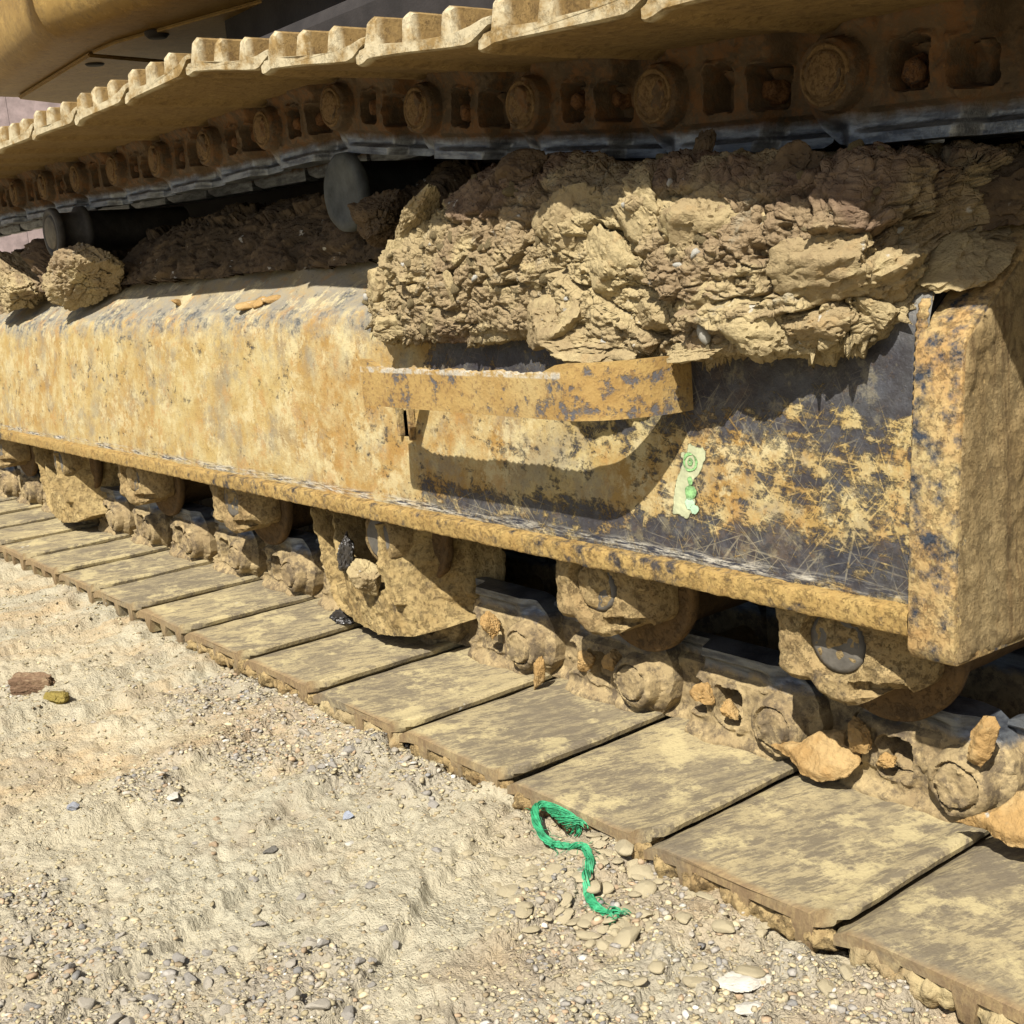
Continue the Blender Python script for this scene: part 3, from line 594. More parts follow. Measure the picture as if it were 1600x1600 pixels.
def at_pin(px, pz_, dx, dz, y=0):
    X = Vector((dx, 0, dz)).normalized(); Y = Vector((0, 1, 0)); Z = X.cross(Y); m = Matrix((X, Y, Z)).transposed().to_4x4(); m.translation = (px, y, pz_); return m
def jit(a): return random.uniform(-a, a)
v, f = lathe([(-.004, .0001), (-.004, .006), (-.002, .010), (.004, .0115), (.010, .0125), (.012, .016), (.02, .016)], 6, 3, .002); bolt_me = mesh('link_bolt', v, f); bolt_me.materials.append(mat_dusty('orange_rusty_bolt', (.27, .125, .045), (.16, .085, .04), (.08, .045, .025), .56, 60, grain=250, dist=.003))
def put_link(m, idx, low):
    lm = (link_meshes if low else link_up)[idx % 4]; o = obj('track_link', lm, None, EX); o.matrix_basis = EXI @ m @ Matrix.Translation((0, .195, 0)) @ Matrix.Rotation(jit(.006), 4, 'Y')
    i2 = obj('track_link', inner_link if low else inner_up, None, EX); i2.matrix_basis = EXI @ m @ Matrix.Translation((0, .195, 0))
    p = obj('track_pin', pin_me if low else pin2_me, None, o)
    if not low:
        for k, (bx, bz) in enumerate(((-.066, .002), (-.110, .002))):
            if random.random() < .25: continue
            b_ = obj('link_bolt', bolt_me, None, o); b_.location = (bx + jit(.002), .006 + k * .012, bz + jit(.003)); b_.rotation_euler = (jit(.3), jit(3), jit(.3)); b_.scale = (random.uniform(.6, .9),) * 3
def put_shoe(m, idx, low, mud):
    me = (shoes_lo if low else shoes_up)[(idx * 2 + idx // 5) % (5 if low else 3)]
    o = obj('track_shoe', me, None, EX); o.matrix_basis = EXI @ m @ Matrix.Translation((0, jit(.0012), jit(.0006))) @ Matrix.Rotation(jit(.004), 4, 'Z')
    if mud: obj('packed_mud', crusts[idx % 4], None, o)
for k in range(-5, 17):
    m = at_pin(-.022 - .19 * k, .038, 1, 0); put_link(m, k, True); put_shoe(m, k, True, k <= 5)
# upper run: rail height along x, sagging between the carrier rollers, dropping to the idler on the right
UR = np.array([(-3.7, .665), (-2.6, .66), (-1.98, .650), (-1.6, .639), (-1.3, .634), (-1.08, .635), (-.93, .640), (-.86, .635), (-.73, .612), (-.50, .584), (-.34, .5665), (-.15, .5535), (.03, .545), (.25, .540), (.8, .535)])
def upz(x): return float(np.interp(x, UR[:, 0], UR[:, 1])) + .0525
pins = [(-.319, upz(-.319))]
x = -.319
while x < .85:
    z0 = pins[-1][1]; nx_ = x + .19
    for _ in range(4): nx_ = x + math.sqrt(max(.19 ** 2 - (upz(nx_) - z0) ** 2, .01))
    x = nx_; pins.append((x, upz(x)))
right = pins[:]; left = []
x, z0 = right[0]
while x > -3.5:
    nx_ = x - .19
    for _ in range(4): nx_ = x - math.sqrt(.19 ** 2 - (upz(nx_) - z0) ** 2)
    x, z0 = nx_, upz(nx_); left.append((x, z0))
pins = left[::-1] + right
cx_, cz_ = pins[-1][0], .315; rad = pins[-1][1] - cz_; a = math.pi / 2
while a > -1.2: a -= .19 / rad; pins.append((cx_ + rad * math.cos(a), cz_ + rad * math.sin(a)))
for i in range(len(pins) - 1):
    (a, b), (c, d_) = pins[i], pins[i + 1]
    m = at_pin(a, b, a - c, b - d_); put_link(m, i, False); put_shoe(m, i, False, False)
# front idler, off to the right
v, f = lathe([(.24, .001), (.24, .10), (.23, .10), (.23, .20), (.215, .21), (.215, .235), (.26, .24), (.34, .24), (.385, .235), (.385, .21), (.37, .2), (.37, .1), (.36, .001)], 40)
part('front_idler', mesh('front_idler', v, f, True), M_ROLL, mw=Matrix.Translation((cx_, 0, cz_)))

# --- bottom rollers
rv, rf = lathe([(.188, .001), (.188, .052), (.1895, .058), (.1915, .0655), (.1900, .0705), (.1905, .0745), (.1930, .0762), (.2005, .0762), (.2035, .073), (.206, .0600), (.26, .0575), (.30, .058), (.34, .0575), (.394, .060), (.397, .073), (.41, .0762), (.414, .07), (.414, .001)], 72, 5, .0012)
roll_me = mesh('bottom_roller', rv, rf, True); roll_me.materials.append(M_ROLL)
def collar_sdf(Q): return np.minimum(sd_box(Q, (-.002, .022), (.064, .055), .018), sd_c(Q, (.0, -.002), .044) ) - .001
def collar_dep(seed):
    def dep(Q):
        q = P3(Q, seed); x = Q[:, 0]
        d = .0 - .006 * sst(.016, .018, x) - .040 * np.clip((x - .016) / .050, 0, 1) ** 2 - .004 * sst(-.05, -.066, x)
        d = d - .012 * sst(.0015, -.0015, sd_c(Q, (-.006, .004), .0290)) + .004 * sst(-.003, -.007, sd_c(Q, (-.006, .004), .0290))
        d = d - .016 * sst(.0015, -.0015, sd_box(Q, (.030, -.030), (.018, .0055), .002) + .001 * fbm(q * 90, 2, seed)) + .0015 * fbm(q * 100, 3, seed + 7)
        d = d + .0022 * fbm(q * 40, 4, seed) + .004 * sst(.0, .4, fbm(q * 22, 3, seed + 2)) * sst(.0, .002, np.abs(sd_c(Q, (-.006, .004), .026)) )
        return d - .006 * sst(-.006, .0, collar_sdf(Q))
    return dep
col_me = []
for sd_ in (3, 14, 25):
    v, f = relief((-.072, .068, -.052, .082), .0018, collar_sdf, collar_dep(sd_), .055); m_ = mesh('roller_collar', v, f, True); m_.set_sharp_from_angle(angle=R(33)); m_.materials.append(M_COLLAR); col_me.append(m_)
v, f = lathe([(.0, .0001), (.0, .022), (.0012, .0262), (.006, .0272)], 32, 9, .0006); shaft_me = mesh('shaft_end', v, f, True); shaft_me.materials.append(M_SHAFT)
v, f = lathe([(.0, .0001), (.0, .030), (.002, .034), (.03, .037), (.06, .040)], 36, 4, .0025); hub_me = mesh('roller_collar', v, f, True); hub_me.materials.append(M_COLLAR)
for i, rx in enumerate((-.093, -.388, -.808, -1.232, -1.640, -2.06, -2.48)):
    o = part('bottom_roller', roll_me, None, mw=Matrix.Translation((rx, 0, .151)) @ Matrix.Rotation(i * 1.1, 4, 'Y'))
    if i in (2, 5):
        c = part('roller_collar', hub_me, None, mw=Matrix.Translation((rx - .004, .140, .151))); s_ = obj('shaft_end', shaft_me, None, c, (0, -.001, 0)); continue
    c = part('roller_collar', col_me[i % 3], None, mw=Matrix.Translation((rx - .004, .133, .151)))
    s_ = obj('shaft_end', shaft_me, None, c, (-.006, .0075, .004))

# --- track guide guards
def guard_mesh():
    out = [(-.175, .160), (-.168, .10), (-.150, .045), (-.128, .022), (-.07, .013), (.0, .012), (.06, .018), (.108, .033), (.128, .045), (.134, .10), (.134, .166)]
    S = lambda Q: sd_poly(Q, out)
    win = lambda Q: sd_poly(Q, [(-.132, .185), (-.124, .12), (-.098, .080), (-.06, .070), (.0, .070), (.026, .078), (.022, .185)])
    def dep(Q):
        q = P3(Q); x, z = Q[:, 0], Q[:, 1]
        n1 = .0022 * fbm(q * 45, 3, 5)
        d = np.full(len(Q), .0)
        d = d - .062 * sst(.001, -.0025, win(Q) + n1)
        rib = sd_poly(Q, [(.018, .180), (.030, .180), (.036, .12), (.058, .062), (.046, .058), (.022, .10)]); d = d + .010 * sst(.003, -.002, rib)
        wing = sd_poly(Q, [(.034, .185), (.038, .125), (.056, .075), (.092, .036), (.15, .028), (.16, .185)])
        d = d - sst(.001, -.003, wing + n1) * (.014 + .075 * np.clip((x - .040) / .080, 0, 1))
        d = d + .012 * sst(.006, .002, np.abs(x - .100)) * sst(.05, .07, z) + .010 * sst(.005, .001, np.abs(x - .124)) * sst(.04, .06, z)
        lw = sd_poly(Q, [(-.176, .185), (-.160, .10), (-.140, .052), (-.108, .046), (-.112, .080), (-.132, .118), (-.140, .185)])
        d = d - .034 * sst(.001, -.004, lw + n1)
        d = d + .008 * sst(.007, .002, np.abs(sd_poly(Q, out))) * sst(-.08, -.12, x)
        d = d - .020 * sst(.0, .14, np.abs(x + .01)) ** 2
        d = d + .0028 * fbm(q * 30, 4, 3) + .0012 * fbm(q * 110, 3, 4) + .004 * sst(.1, .45, fbm(q * 20, 3, 9)) + .002 * sst(.0, .25, fbm(q * 60, 2, 19))
        return d
    return relief((-.185, .152, .004, .172), .0018, S, dep, .105)
v, f = guard_mesh(); gm_ = mesh('track_guide_guard', v, f, True); gm_.set_sharp_from_angle(angle=R(36)); gm_.materials.append(M_GUARD)
for gx, gy in ((-.808, .142), (-2.065, .142)): part('track_guide_guard', gm_, None, mw=Matrix.Translation((gx - .02, gy, .008)))

# --- carrier rollers
v, f = lathe([(.186, .0001), (.186, .030), (.1845, .034), (.1845, .044), (.187, .0485), (.196, .0495), (.199, .046), (.2, .038), (.4, .038)], 56, 4, .0006)
v2, f2 = lathe([(.134, .0001), (.134, .030), (.137, .0315), (.137, .0345), (.134, .036), (.134, .0435), (.138, .0455), (.146, .0455), (.150, .036), (.186, .036), (.188, .047), (.20, .047), (.205, .038), (.4, .038)], 56, 4, .0003)
part('carrier_roller', mesh('carrier_roller', v, f, True), M_CARR, mw=Matrix.Translation((-.884, .0, .585)))
cr = part('carrier_roller', mesh('carrier_roller', v2, f2, True), mat_flat('dusty_black_carrier', (.075, .068, .058), .7, 30, .4), mw=Matrix.Translation((-1.87, .0, .604)))
v, f = lathe([(.1325, .0001), (.1325, .0285), (.135, .030), (.1385, .030)], 40, 2, .0003); obj('end_disc', mesh('end_disc', v, f, True), mat_flat('dusty_disc', (.20, .175, .13), .85, 40), cr)
for cxx in (-.884, -1.87):
    nb = box(cxx - .03, cxx + .03, .30, .36, .52, .60, .004); part('carrier_bracket', bm_mesh('carrier_bracket', nb), M_DARK)

# --- machine body above and the car body between the tracks
nb = box(-2.9, -.15, .56, 2.3, .16, .96, .03); part('car_body', bm_mesh('car_body', nb), M_DARK)
# upper structure: floor pan with seams, its side turning up in a curve; the house is swung off the line of the tracks
H = 1.10
def body_strip():
    # edge line from far corner towards +x: bottom edge curve; section rises towards the viewer
    A0 = np.array([-3.50, .55]); A1 = np.array([-2.62, .49]); A2 = np.array([-2.15, .58]); A3 = np.array([1.4, 1.15])
    t = np.linspace(0, 1, 80)[:, None]
    pts = np.concatenate([A0 + (A1 - A0) * np.linspace(0, 1, 10)[:, None], ((1 - t) ** 2) * A1 + 2 * t * (1 - t) * ((A1 + A2) / 2 - np.array([0, .0])) + t * t * A2, A2 + (A3 - A2) * np.linspace(.02, 1, 30)[:, None]])
    sec = [(1.6, 0), (.9, 0), (.45, 0), (.12, 0), (.0, 0), (-.025, .004), (-.045, .016), (-.06, .035), (-.070, .06), (-.074, .10), (-.075, .3), (-.075, .9)]
    V = np.zeros((len(pts), len(sec), 3))
    for j, (o_, h_) in enumerate(sec):
        V[:, j, 0] = pts[:, 0] - o_ * .15; V[:, j, 1] = pts[:, 1] + o_; V[:, j, 2] = H + h_
    return V
V = body_strip(); V = V[:]
bodyo = part('machine_body', mesh('machine_body', V.reshape(-1, 3), grid_faces(*V.shape[:2]), True), M_BODY)
def bodyp(name, nb, mt): return obj(name, bm_mesh(name, nb), mt, bodyo)
# far edge flange and a welded-on lower pan with a visible seam
def slab(poly, z0, z1, bev=.004):
    nb = bmesh.new(); A = [nb.verts.new((x, y, z0)) for x, y in poly]; B = [nb.verts.new((x, y, z1)) for x, y in poly]; n = len(poly)
    for i in range(n): nb.faces.new((A[i], A[(i + 1) % n], B[(i + 1) % n], B[i]))
    nb.faces.new(A[::-1]); nb.faces.new(B); bmesh.ops.recalc_face_normals(nb, faces=nb.faces)
    if bev: bmesh.ops.bevel(nb, geom=list(nb.edges), offset=bev, segments=2, affect='EDGES')
    return nb
bodyp('floor_pan', slab([(-3.46, .62), (-2.755, .59), (-3.14, 2.1), (-4.25, 2.1)], H - .014, H - .002), M_BODY)
bodyp('floor_pan', slab([(-2.735, .59), (-2.60, .60), (-1.2, 1.0), (-1.2, 2.6), (-3.10, 2.1)], H - .010, H - .002), M_BODY)
for bx, by in ((-2.47, .66), (-2.85, .64)):
    v, f = lathe([(-.012, .0001), (-.012, .022), (-.004, .030), (.003, .030)], 20); v = np.stack([v[:, 0] + bx, v[:, 2] + by, v[:, 1] + H - .006], -1)
    obj('drain_bolt', mesh('drain_bolt', v, f, True), M_DARK, bodyo)
part('swing_bearing', bm_mesh('swing_bearing', box(-2.3, -.6, .75, 2.2, .94, 1.12, .02)), M_DARK)

# ------------------------------------------------------------------ mud
def crumble(V, N, seed, A=1.0, S=1.0):
    """cracked, blocky clay: tilted cells with dark gaps, at three sizes, plus crumbs"""
    P = V + .020 * np.stack([fbm(V * 16, 3, seed + 1), fbm(V * 16, 3, seed + 2), fbm(V * 16, 3, seed + 3)], -1) + .004 * np.stack([fbm(V * 80, 2, seed + 4), fbm(V * 80, 2, seed + 5), fbm(V * 80, 2, seed + 6)], -1)
    an = np.array([.85, 1, 1.25])
    d = .012 * fbm(V * 5.5, 3, seed + 7); tone = 0
    for sc, am, ck, wd in ((12, .019, .018, .05), (28, .0055, .0060, .08), (78, .0026, .0018, .14)):
        F1, F2, ID, D = worley(P * sc * an * S + seed, seed + int(sc))
        t = D @ np.array([.8, .2, .9]) * (ID - .35) + D @ np.array([-.5, .3, .8]) * (((ID * 13) % 1) - .5)
        d = d + am * ((ID - .5) * .95 + t * .9) - ck * (1 - sst(0, wd, F2 - F1))
        if sc == 12: tone = ID
    d = d + .0040 * fbm(V * np.array([50, 50, 105]), 5, seed + 9, .62)
    return V + N * (d * A)[..., None], tone
def interp(x, T): T = np.array(T); return np.interp(x, T[:, 0], T[:, 1])
def pile():
    xs = np.concatenate([np.linspace(-.80, -.02, 560), np.linspace(-.0165, .20, 170), np.linspace(.21, .5, 30)])
    bot = interp(xs, [(-.80, .445), (-.745, .425), (-.72, .410), (-.70, .403), (-.57, .402), (-.39, .408), (-.372, .390), (-.22, .389), (-.15, .392), (-.10, .390), (-.063, .399), (-.045, .405), (-.03, .432), (-.012, .462), (.02, .49), (.5, .50)])
    top = interp(xs, [(-.80, .455), (-.765, .475), (-.74, .492), (-.70, .515), (-.65, .535), (-.60, .556), (-.56, .572), (-.52, .588), (-.38, .578), (-.30, .556), (-.2, .55), (-.1, .545), (0, .535), (.06, .526), (.5, .52)])
    fy = interp(xs, [(-.80, .185), (-.765, .14), (-.74, .118), (-.70, .105), (-.5, .100), (-.39, .108), (-.36, .094), (-.15, .094), (-.055, .104), (-.035, .130), (-.015, .175), (.0, .225), (.03, .27), (.5, .28)])
    n = 300; s = np.linspace(0, 1, n)
    V = np.zeros((len(xs), n, 3))
    # section knots (s, y offset from face, height fraction)
    K = np.array([(0, .105, .10), (.06, .055, .02), (.10, .020, .0), (.14, .004, .06), (.25, .0, .28), (.40, -.002, .52), (.52, .005, .72), (.60, .022, .88), (.68, .050, .97), (.78, .10, 1.0), (.9, .2, .98), (1, .36, .80)])
    yo = np.interp(s, K[:, 0], K[:, 1]); hz = np.interp(s, K[:, 0], K[:, 2])
    k = np.ones(7) / 7; yo = np.convolve(np.pad(yo, 3, 'edge'), k, 'valid'); hz = np.convolve(np.pad(hz, 3, 'edge'), k, 'valid')
    V[..., 0] = xs[:, None]; V[..., 1] = fy[:, None] + yo; V[..., 2] = bot[:, None] + hz * (top - bot)[:, None]
    N = grid_normals(V); N = np.where((N[..., 1:2] * 1 - N[..., 2:3] * .6) > 0, -N, N)
    fade = np.clip((xs + .80) / .05, .25, 1)[:, None]
    W, tone = crumble(V, N, 400, 1.0)
    es = .18 + .82 * sst(.05, .17, s)[None, :]
    lf = (1 - .38 * np.exp(-((xs + .56) / .12) ** 2))[:, None]; V = V + (W - V) * (fade * es * lf)[..., None]
    # keep the top under the chain rails
    lim = np.vectorize(upz)(V[..., 0]) - .0525 - .004; inch = sst(.165, .185, V[..., 1]); V[..., 2] = np.where(V[..., 2] > lim, V[..., 2] * (1 - inch) + lim * inch, V[..., 2])
    x, z = V[..., 0], V[..., 2]
    brown = sst(.0, .25, fbm(V * 7, 3, 901) + .55 * np.exp(-(((x + .56) / .13) ** 2 + ((z - .46) / .07) ** 2)) + .5 * sst(.50, .56, z) + .5 * sst(-.03, .05, x) - .26) 
    return V, np.clip(brown, 0, 1)
PILE = empty('mud_pile', (-.35, .14, .44)); tag(PILE, 'big heap of cracked tan clay mud piled on the track frame above the step', 'mud')
V, tone = pile(); V0 = V - np.array(PILE.location)
me = mesh('mud_mass', V0.reshape(-1, 3), grid_faces(*V.shape[:2])[:, ::-1], False); at = me.attributes.new('tone', 'FLOAT', 'POINT'); at.data.foreach_set('value', tone.astype(np.float32).ravel())
me.polygons.foreach_set('use_smooth', np.ones(len(me.polygons), bool)); obj('mud_mass', me, M_MUD, PILE)

def ico(sub):
    b = bmesh.new(); bmesh.ops.create_icosphere(b, subdivisions=sub, radius=1); v = np.array([x.co[:] for x in b.verts]); f = np.array([[q.index for q in p.verts] for p in b.faces]); b.free(); return v, f
ICO = {k: ico(k) for k in (1, 2, 3, 4, 5, 6)}
def rock(seed, sub=4, facets=14, rough=.06, lay=0.0, sc=(1, 1, 1), brick=False):
    """angular lump: unit ball cut by random planes, then crumbled"""
    g = np.random.default_rng(seed); v, f = ICO[sub]; v = v.copy()
    n = g.normal(size=(facets, 3)); n /= np.linalg.norm(n, axis=1, keepdims=True); h = g.uniform(.55, .95, facets)
    if brick: n = np.concatenate([np.eye(3), -np.eye(3), [[.6, .6, .5]]]) + g.normal(size=(7, 3)) * .08; h = np.array([.62, .6, .62, .6, .64, .6, .8])
    dt = v @ n.T; r = np.min(np.where(dt > .05, h / np.maximum(dt, .05), 9), axis=1); r = np.minimum(r, 1.15); v = v * r[:, None]
    d = rough * fbm(v * 2.6 + seed, 4, seed) + rough * .5 * fbm(v * 9 + seed, 3, seed + 1)
    if sub >= 4:
        F1, F2, ID, D = worley(v * 2.2 + seed * 1.7, seed); d = d + rough * 1.0 * (ID - .5) - rough * 1.0 * (1 - sst(0, .07, F2 - F1))
        F1, F2, ID, D = worley(v * 6 + seed, seed + 9); d = d + rough * .35 * (ID - .5) - rough * .3 * (1 - sst(0, .12, F2 - F1)); d = d + rough * .22 * fbm(v * 24 + seed, 3, seed + 5)
    if lay: d = d + lay * np.sign(np.sin(v[:, 2] * 11 + 2 * fbm(v * 1.5, 2, seed))) * .5
    u = v / np.linalg.norm(v, axis=1, keepdims=True); return (v + u * d[:, None]) * np.array(sc), f
def rock_obj(name, seed, loc, size, rot, mt, parent=None, sub=4, **k):
    v, f = rock(seed, sub, **k); v = v * np.array(size) * .5
    m = mesh(name, v, f, sub >= 4); 
    if sub >= 4: m.set_sharp_from_angle(angle=R(50))
    o = obj(name, m, mt, parent)
    if parent: loc = Vector(loc) - Vector(parent.location)
    o.location = loc; o.rotation_euler = [R(a) for a in rot]; return o
# distinct slabs and blocks on the face of the heap (x, y, z, size, rot)
SL = [(-.022, .166, .458, (.085, .085, .034), (40, 0, 0), 0), (.004, .225, .500, (.09, .08, .05), (35, 0, 10), 1), (-.055, .120, .448, (.080, .05, .040), (20, -15, 0), 0), (-.360, .096, .515, (.088, .05, .062), (12, 8, 5), 0), (-.255, .088, .515, (.085, .04, .055), (20, 38, 0), 0), (-.185, .088, .500, (.080, .05, .075), (10, 20, 10), 0),
      (-.300, .088, .470, (.095, .04, .060), (15, 25, -8), 0), (-.365, .084, .425, (.10, .06, .055), (0, -6, 0), 0), (-.330, .082, .405, (.12, .055, .034), (8, 4, 0), 0),
      (-.095, .100, .416, (.075, .045, .034), (0, -5, 5), 0), (-.150, .092, .415, (.070, .045, .052), (5, 10, 0), 0), (-.185, .088, .452, (.070, .04, .05), (10, -20, 0), 0),
      (-.085, .100, .465, (.12, .045, .060), (15, -8, 0), 0), (-.690, .100, .417, (.065, .05, .044), (0, 10, 5), 0), (-.715, .115, .462, (.055, .04, .060), (0, -25, 0), 0), (-.625, .105, .538, (.085, .05, .036), (10, -32, 0), 0),
      (-.665, .108, .498, (.055, .04, .050), (0, -40, 0), 0), (-.545, .088, .462, (.014, .01, .044), (10, -8, 10), 0), (-.130, .100, .487, (.050, .03, .035), (0, 30, 0), 0), (-.240, .085, .430, (.055, .03, .035), (12, -12, 0), 0),
      (-.235, .135, .553, (.026, .02, .050), (0, 25, 0), 1), (-.130, .125, .530, (.075, .05, .045), (0, -10, 0), 1), (-.205, .083, .398, (.085, .03, .020), (10, -6, 0), 0),  (-.05, .115, .425, (.045, .03, .028), (0, 20, 0), 0), (-.415, .097, .470, (.045, .03, .04), (0, 15, 0), 0), (-.455, .125, .565, (.06, .05, .04), (10, 0, 0), 1)]
for i, (x, y, z, sz, rt_, br) in enumerate(SL): rock_obj('clod', 700 + i, (x, y + .014, z), sz, rt_, M_SOIL if br else M_CLOD, PILE, 5, facets=11, rough=.085, lay=.06 if i % 2 == 0 else 0)
# small crumbs and stones stuck in the face
Vf = V.reshape(-1, 3); g = np.random.default_rng(5); cnt = 0
cand = np.where((Vf[:, 1] < .15) & (Vf[:, 2] > .40) & (Vf[:, 0] < .02))[0]
small = [mesh('crumb', rock(50 + k, 2, facets=9, rough=.05)[0], ICO[2][1]) for k in range(6)]
M_WSTONE = mat_flat('pale_grey_stone', (.55, .53, .46), .8, 60)
for k, m_ in enumerate(small): m_.materials.append(M_CLOD)
smallw = [m_.copy() for m_ in small[:3]]
for m_ in smallw: m_.materials[0] = M_WSTONE
for i in g.choice(cand, 130, False):
    wst = g.random() < .12; o = obj('stone' if wst else 'crumb', (smallw[g.integers(3)] if wst else small[g.integers(6)]), None, PILE); p = Vf[i]
    o.location = Vector(p.tolist()) - Vector(PILE.location); s_ = g.uniform(.002, .0062); o.scale = (s_ * g.uniform(.8, 1.6), s_, s_ * g.uniform(.6, 1)); o.rotation_euler = g.uniform(0, 6.28, 3).tolist()

# soil lying on the frame deck under the chain
def bank(name, x0, x1, seed, label, ztop, mt, yf=.235):
    nx = int((x1 - x0) / .0035); ns = 90; xs = np.linspace(x0, x1, nx); s = np.linspace(0, 1, ns); V = np.zeros((nx, ns, 3))
    e = sst(0, .05, xs - x0) * sst(0, .05, x1 - xs); T = .50 + (interp(xs, ztop) - .50) * e
    V[..., 0] = xs[:, None]; V[..., 1] = yf + .16 * s ** 1.2 + .02 * fbm(np.stack([xs * 9, xs * 0, xs * 0], -1), 2, seed)[:, None]; V[..., 2] = .497 + (T[:, None] - .497) * np.sin(np.clip(s * 1.9, 0, 1.57))
    N = grid_normals(V); N = np.where(N[..., 2:3] < 0, -N, N); W, _ = crumble(V, N, seed, .85, 1.2); V = V + (W - V) * e[:, None, None]
    lim = np.vectorize(upz)(V[..., 0]) - .058; V[..., 2] = np.minimum(V[..., 2], lim)
    o = obj(name, mesh(name, V.reshape(-1, 3), grid_faces(nx, ns), True), mt); tag(o, label, 'mud'); return o
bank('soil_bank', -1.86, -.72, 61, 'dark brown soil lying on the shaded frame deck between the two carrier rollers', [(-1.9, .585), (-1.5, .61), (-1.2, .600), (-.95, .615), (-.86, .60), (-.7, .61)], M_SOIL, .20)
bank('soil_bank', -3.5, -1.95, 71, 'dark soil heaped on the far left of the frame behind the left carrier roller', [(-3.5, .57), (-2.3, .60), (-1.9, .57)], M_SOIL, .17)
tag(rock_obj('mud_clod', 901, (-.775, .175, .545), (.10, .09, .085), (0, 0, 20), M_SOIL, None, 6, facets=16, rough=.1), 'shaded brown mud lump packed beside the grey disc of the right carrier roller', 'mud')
tag(rock_obj('mud_clod', 902, (-2.20, .165, .515), (.22, .13, .13), (0, 10, 20), M_MUD, None, 6, facets=9, rough=.085), 'pale tan clay block at the left edge of the photo on the frame slope', 'mud')
tag(rock_obj('mud_clod', 903, (-1.80, .165, .522), (.20, .13, .115), (0, -5, 10), M_MUD, None, 6, facets=9, rough=.085), 'crumbly clay block on the frame slope below the left carrier roller', 'mud')
tag(rock_obj('mud_clod', 904, (-2.02, .20, .54), (.20, .12, .10), (0, 20, 10), M_SOIL, None, 5, facets=14, rough=.1), 'dark lump wedged between the two pale clay blocks at the left', 'mud')
tag(rock_obj('mud_clod', 905, (-.838, .130, .096), (.056, .045, .050), (0, 10, 0), M_CLOD, None, 5, facets=22, rough=.06), 'round tan mud lump stuck in the opening of the near track guard', 'mud')
tag(rock_obj('mud_clod', 906, (-.965, .170, .012), (.055, .05, .026), (0, 5, 30), M_WETMUD, None, 5, facets=16, rough=.1), 'dark wet mud lump on a shoe at the left foot of the near track guard', 'mud')
tag(rock_obj('mud_clod', 907, (-.915, .146, .110), (.035, .03, .065), (0, 20, 0), M_WETMUD, None, 5, facets=14, rough=.12), 'black wet mud stuck in the left wing of the near track guard', 'mud')
tag(rock_obj('mud_clod', 908, (-.642, .182, .055), (.034, .022, .032), (0, 10, 0), M_FLAKE, None, 5, facets=12, rough=.12), 'small orange mud clod on the first link right of the near track guard', 'mud')
tag(rock_obj('mud_clod', 909, (-.545, .172, .018), (.014, .014, .050), (0, 12, 0), M_FLAKE, None, 4, facets=12, rough=.1), 'narrow upright mud crumb in the link joint above the fourth near shoe', 'mud')
# thin curled flakes of dried mud
def flake(name, outline, loc, rot, thick, label, seed, bend=.25, cell=.0016):
    S = lambda Q: sd_poly(Q, outline) + .0016 * fbm(P3(Q) * 110, 3, seed)
    xs = [p[0] for p in outline]; zs = [p[1] for p in outline]
    dep = lambda Q: thick * sst(0, .006, -S(Q)) + .0020 * fbm(P3(Q) * 60, 4, seed) + .0012 * fbm(P3(Q) * 190, 2, seed + 1)
    v, f = relief((min(xs) - .006, max(xs) + .006, min(zs) - .006, max(zs) + .006), cell, S, dep, .0015)
    v[:, 1] += bend * (v[:, 0] ** 2 + v[:, 2] ** 2) * 6 + .02 * v[:, 0] * v[:, 2] * 30
    o = obj(name, mesh(name, v, f, True), M_FLAKE); o.location = loc; o.rotation_euler = [R(a) for a in rot]; tag(o, label, 'mud'); return o
FL1 = [(-.066, -.004), (-.045, .006), (-.030, .012), (-.018, .030), (.004, .040), (.012, .026), (.022, .030), (.034, .022), (.030, .004), (.010, -.012), (-.012, -.014), (-.035, -.006)]
flake('mud_flake', FL1, (-.150, .172, .022), (-38, 6, -6), .006, 'leaf shaped orange mud flake lying over the shoe joint below the right roller', 3)
flake('mud_flake', [(a * .9 + .01, b) for a, b in FL1], (.040, .162, .030), (-45, -4, 4), .008, 'tan mud flake at the right edge of the photo beside the last pin boss', 5)
flake('mud_flake', [(-.006, -.022), (.006, -.024), (.011, -.006), (.010, .014), (.004, .022), (-.004, .018), (-.009, .0)], (.002, .182, .086), (-6, 14, 10), .006, 'curled strip of mud standing against the rail above the last pin boss', 9, .1)
flake('mud_flake', [(-.022, -.007), (.020, -.009), (.026, .003), (.004, .009), (-.02, .007)], (-.225, .026, -.012), (-25, 8, 0), .010, 'orange clay chip wedged under the shoe edge beside the green twine', 11)
tag(rock_obj('mud_clod', 915, (-.118, .188, .052), (.03, .02, .035), (0, 10, 0), M_FLAKE, None, 4, facets=12, rough=.12), 'rusty mud clod in the link window right of the leaf shaped flake', 'mud')
for i, (x, z, sz) in enumerate([(-.31, .045, (.030, .02, .022)), (-.275, .035, (.026, .018, .016)), (-.49, .04, (.022, .02, .028)), (-.44, .05, (.03, .02, .03)), (-.095, .035, (.026, .016, .014))]):
    tag(rock_obj('mud_clod', 920 + i, (x, .196, z), sz, (0, i * 40, 0), M_FLAKE, None, 4, facets=12, rough=.12), ['brown mud plug in the left window of the link under the right roller', 'brown mud plug in the middle window of the link under the right roller', 'thin mud plug in the link below the second roller from the right', 'round mud plug in the link below the second roller from the right', 'long mud plug in the link window left of the last pin boss'][i], 'mud')
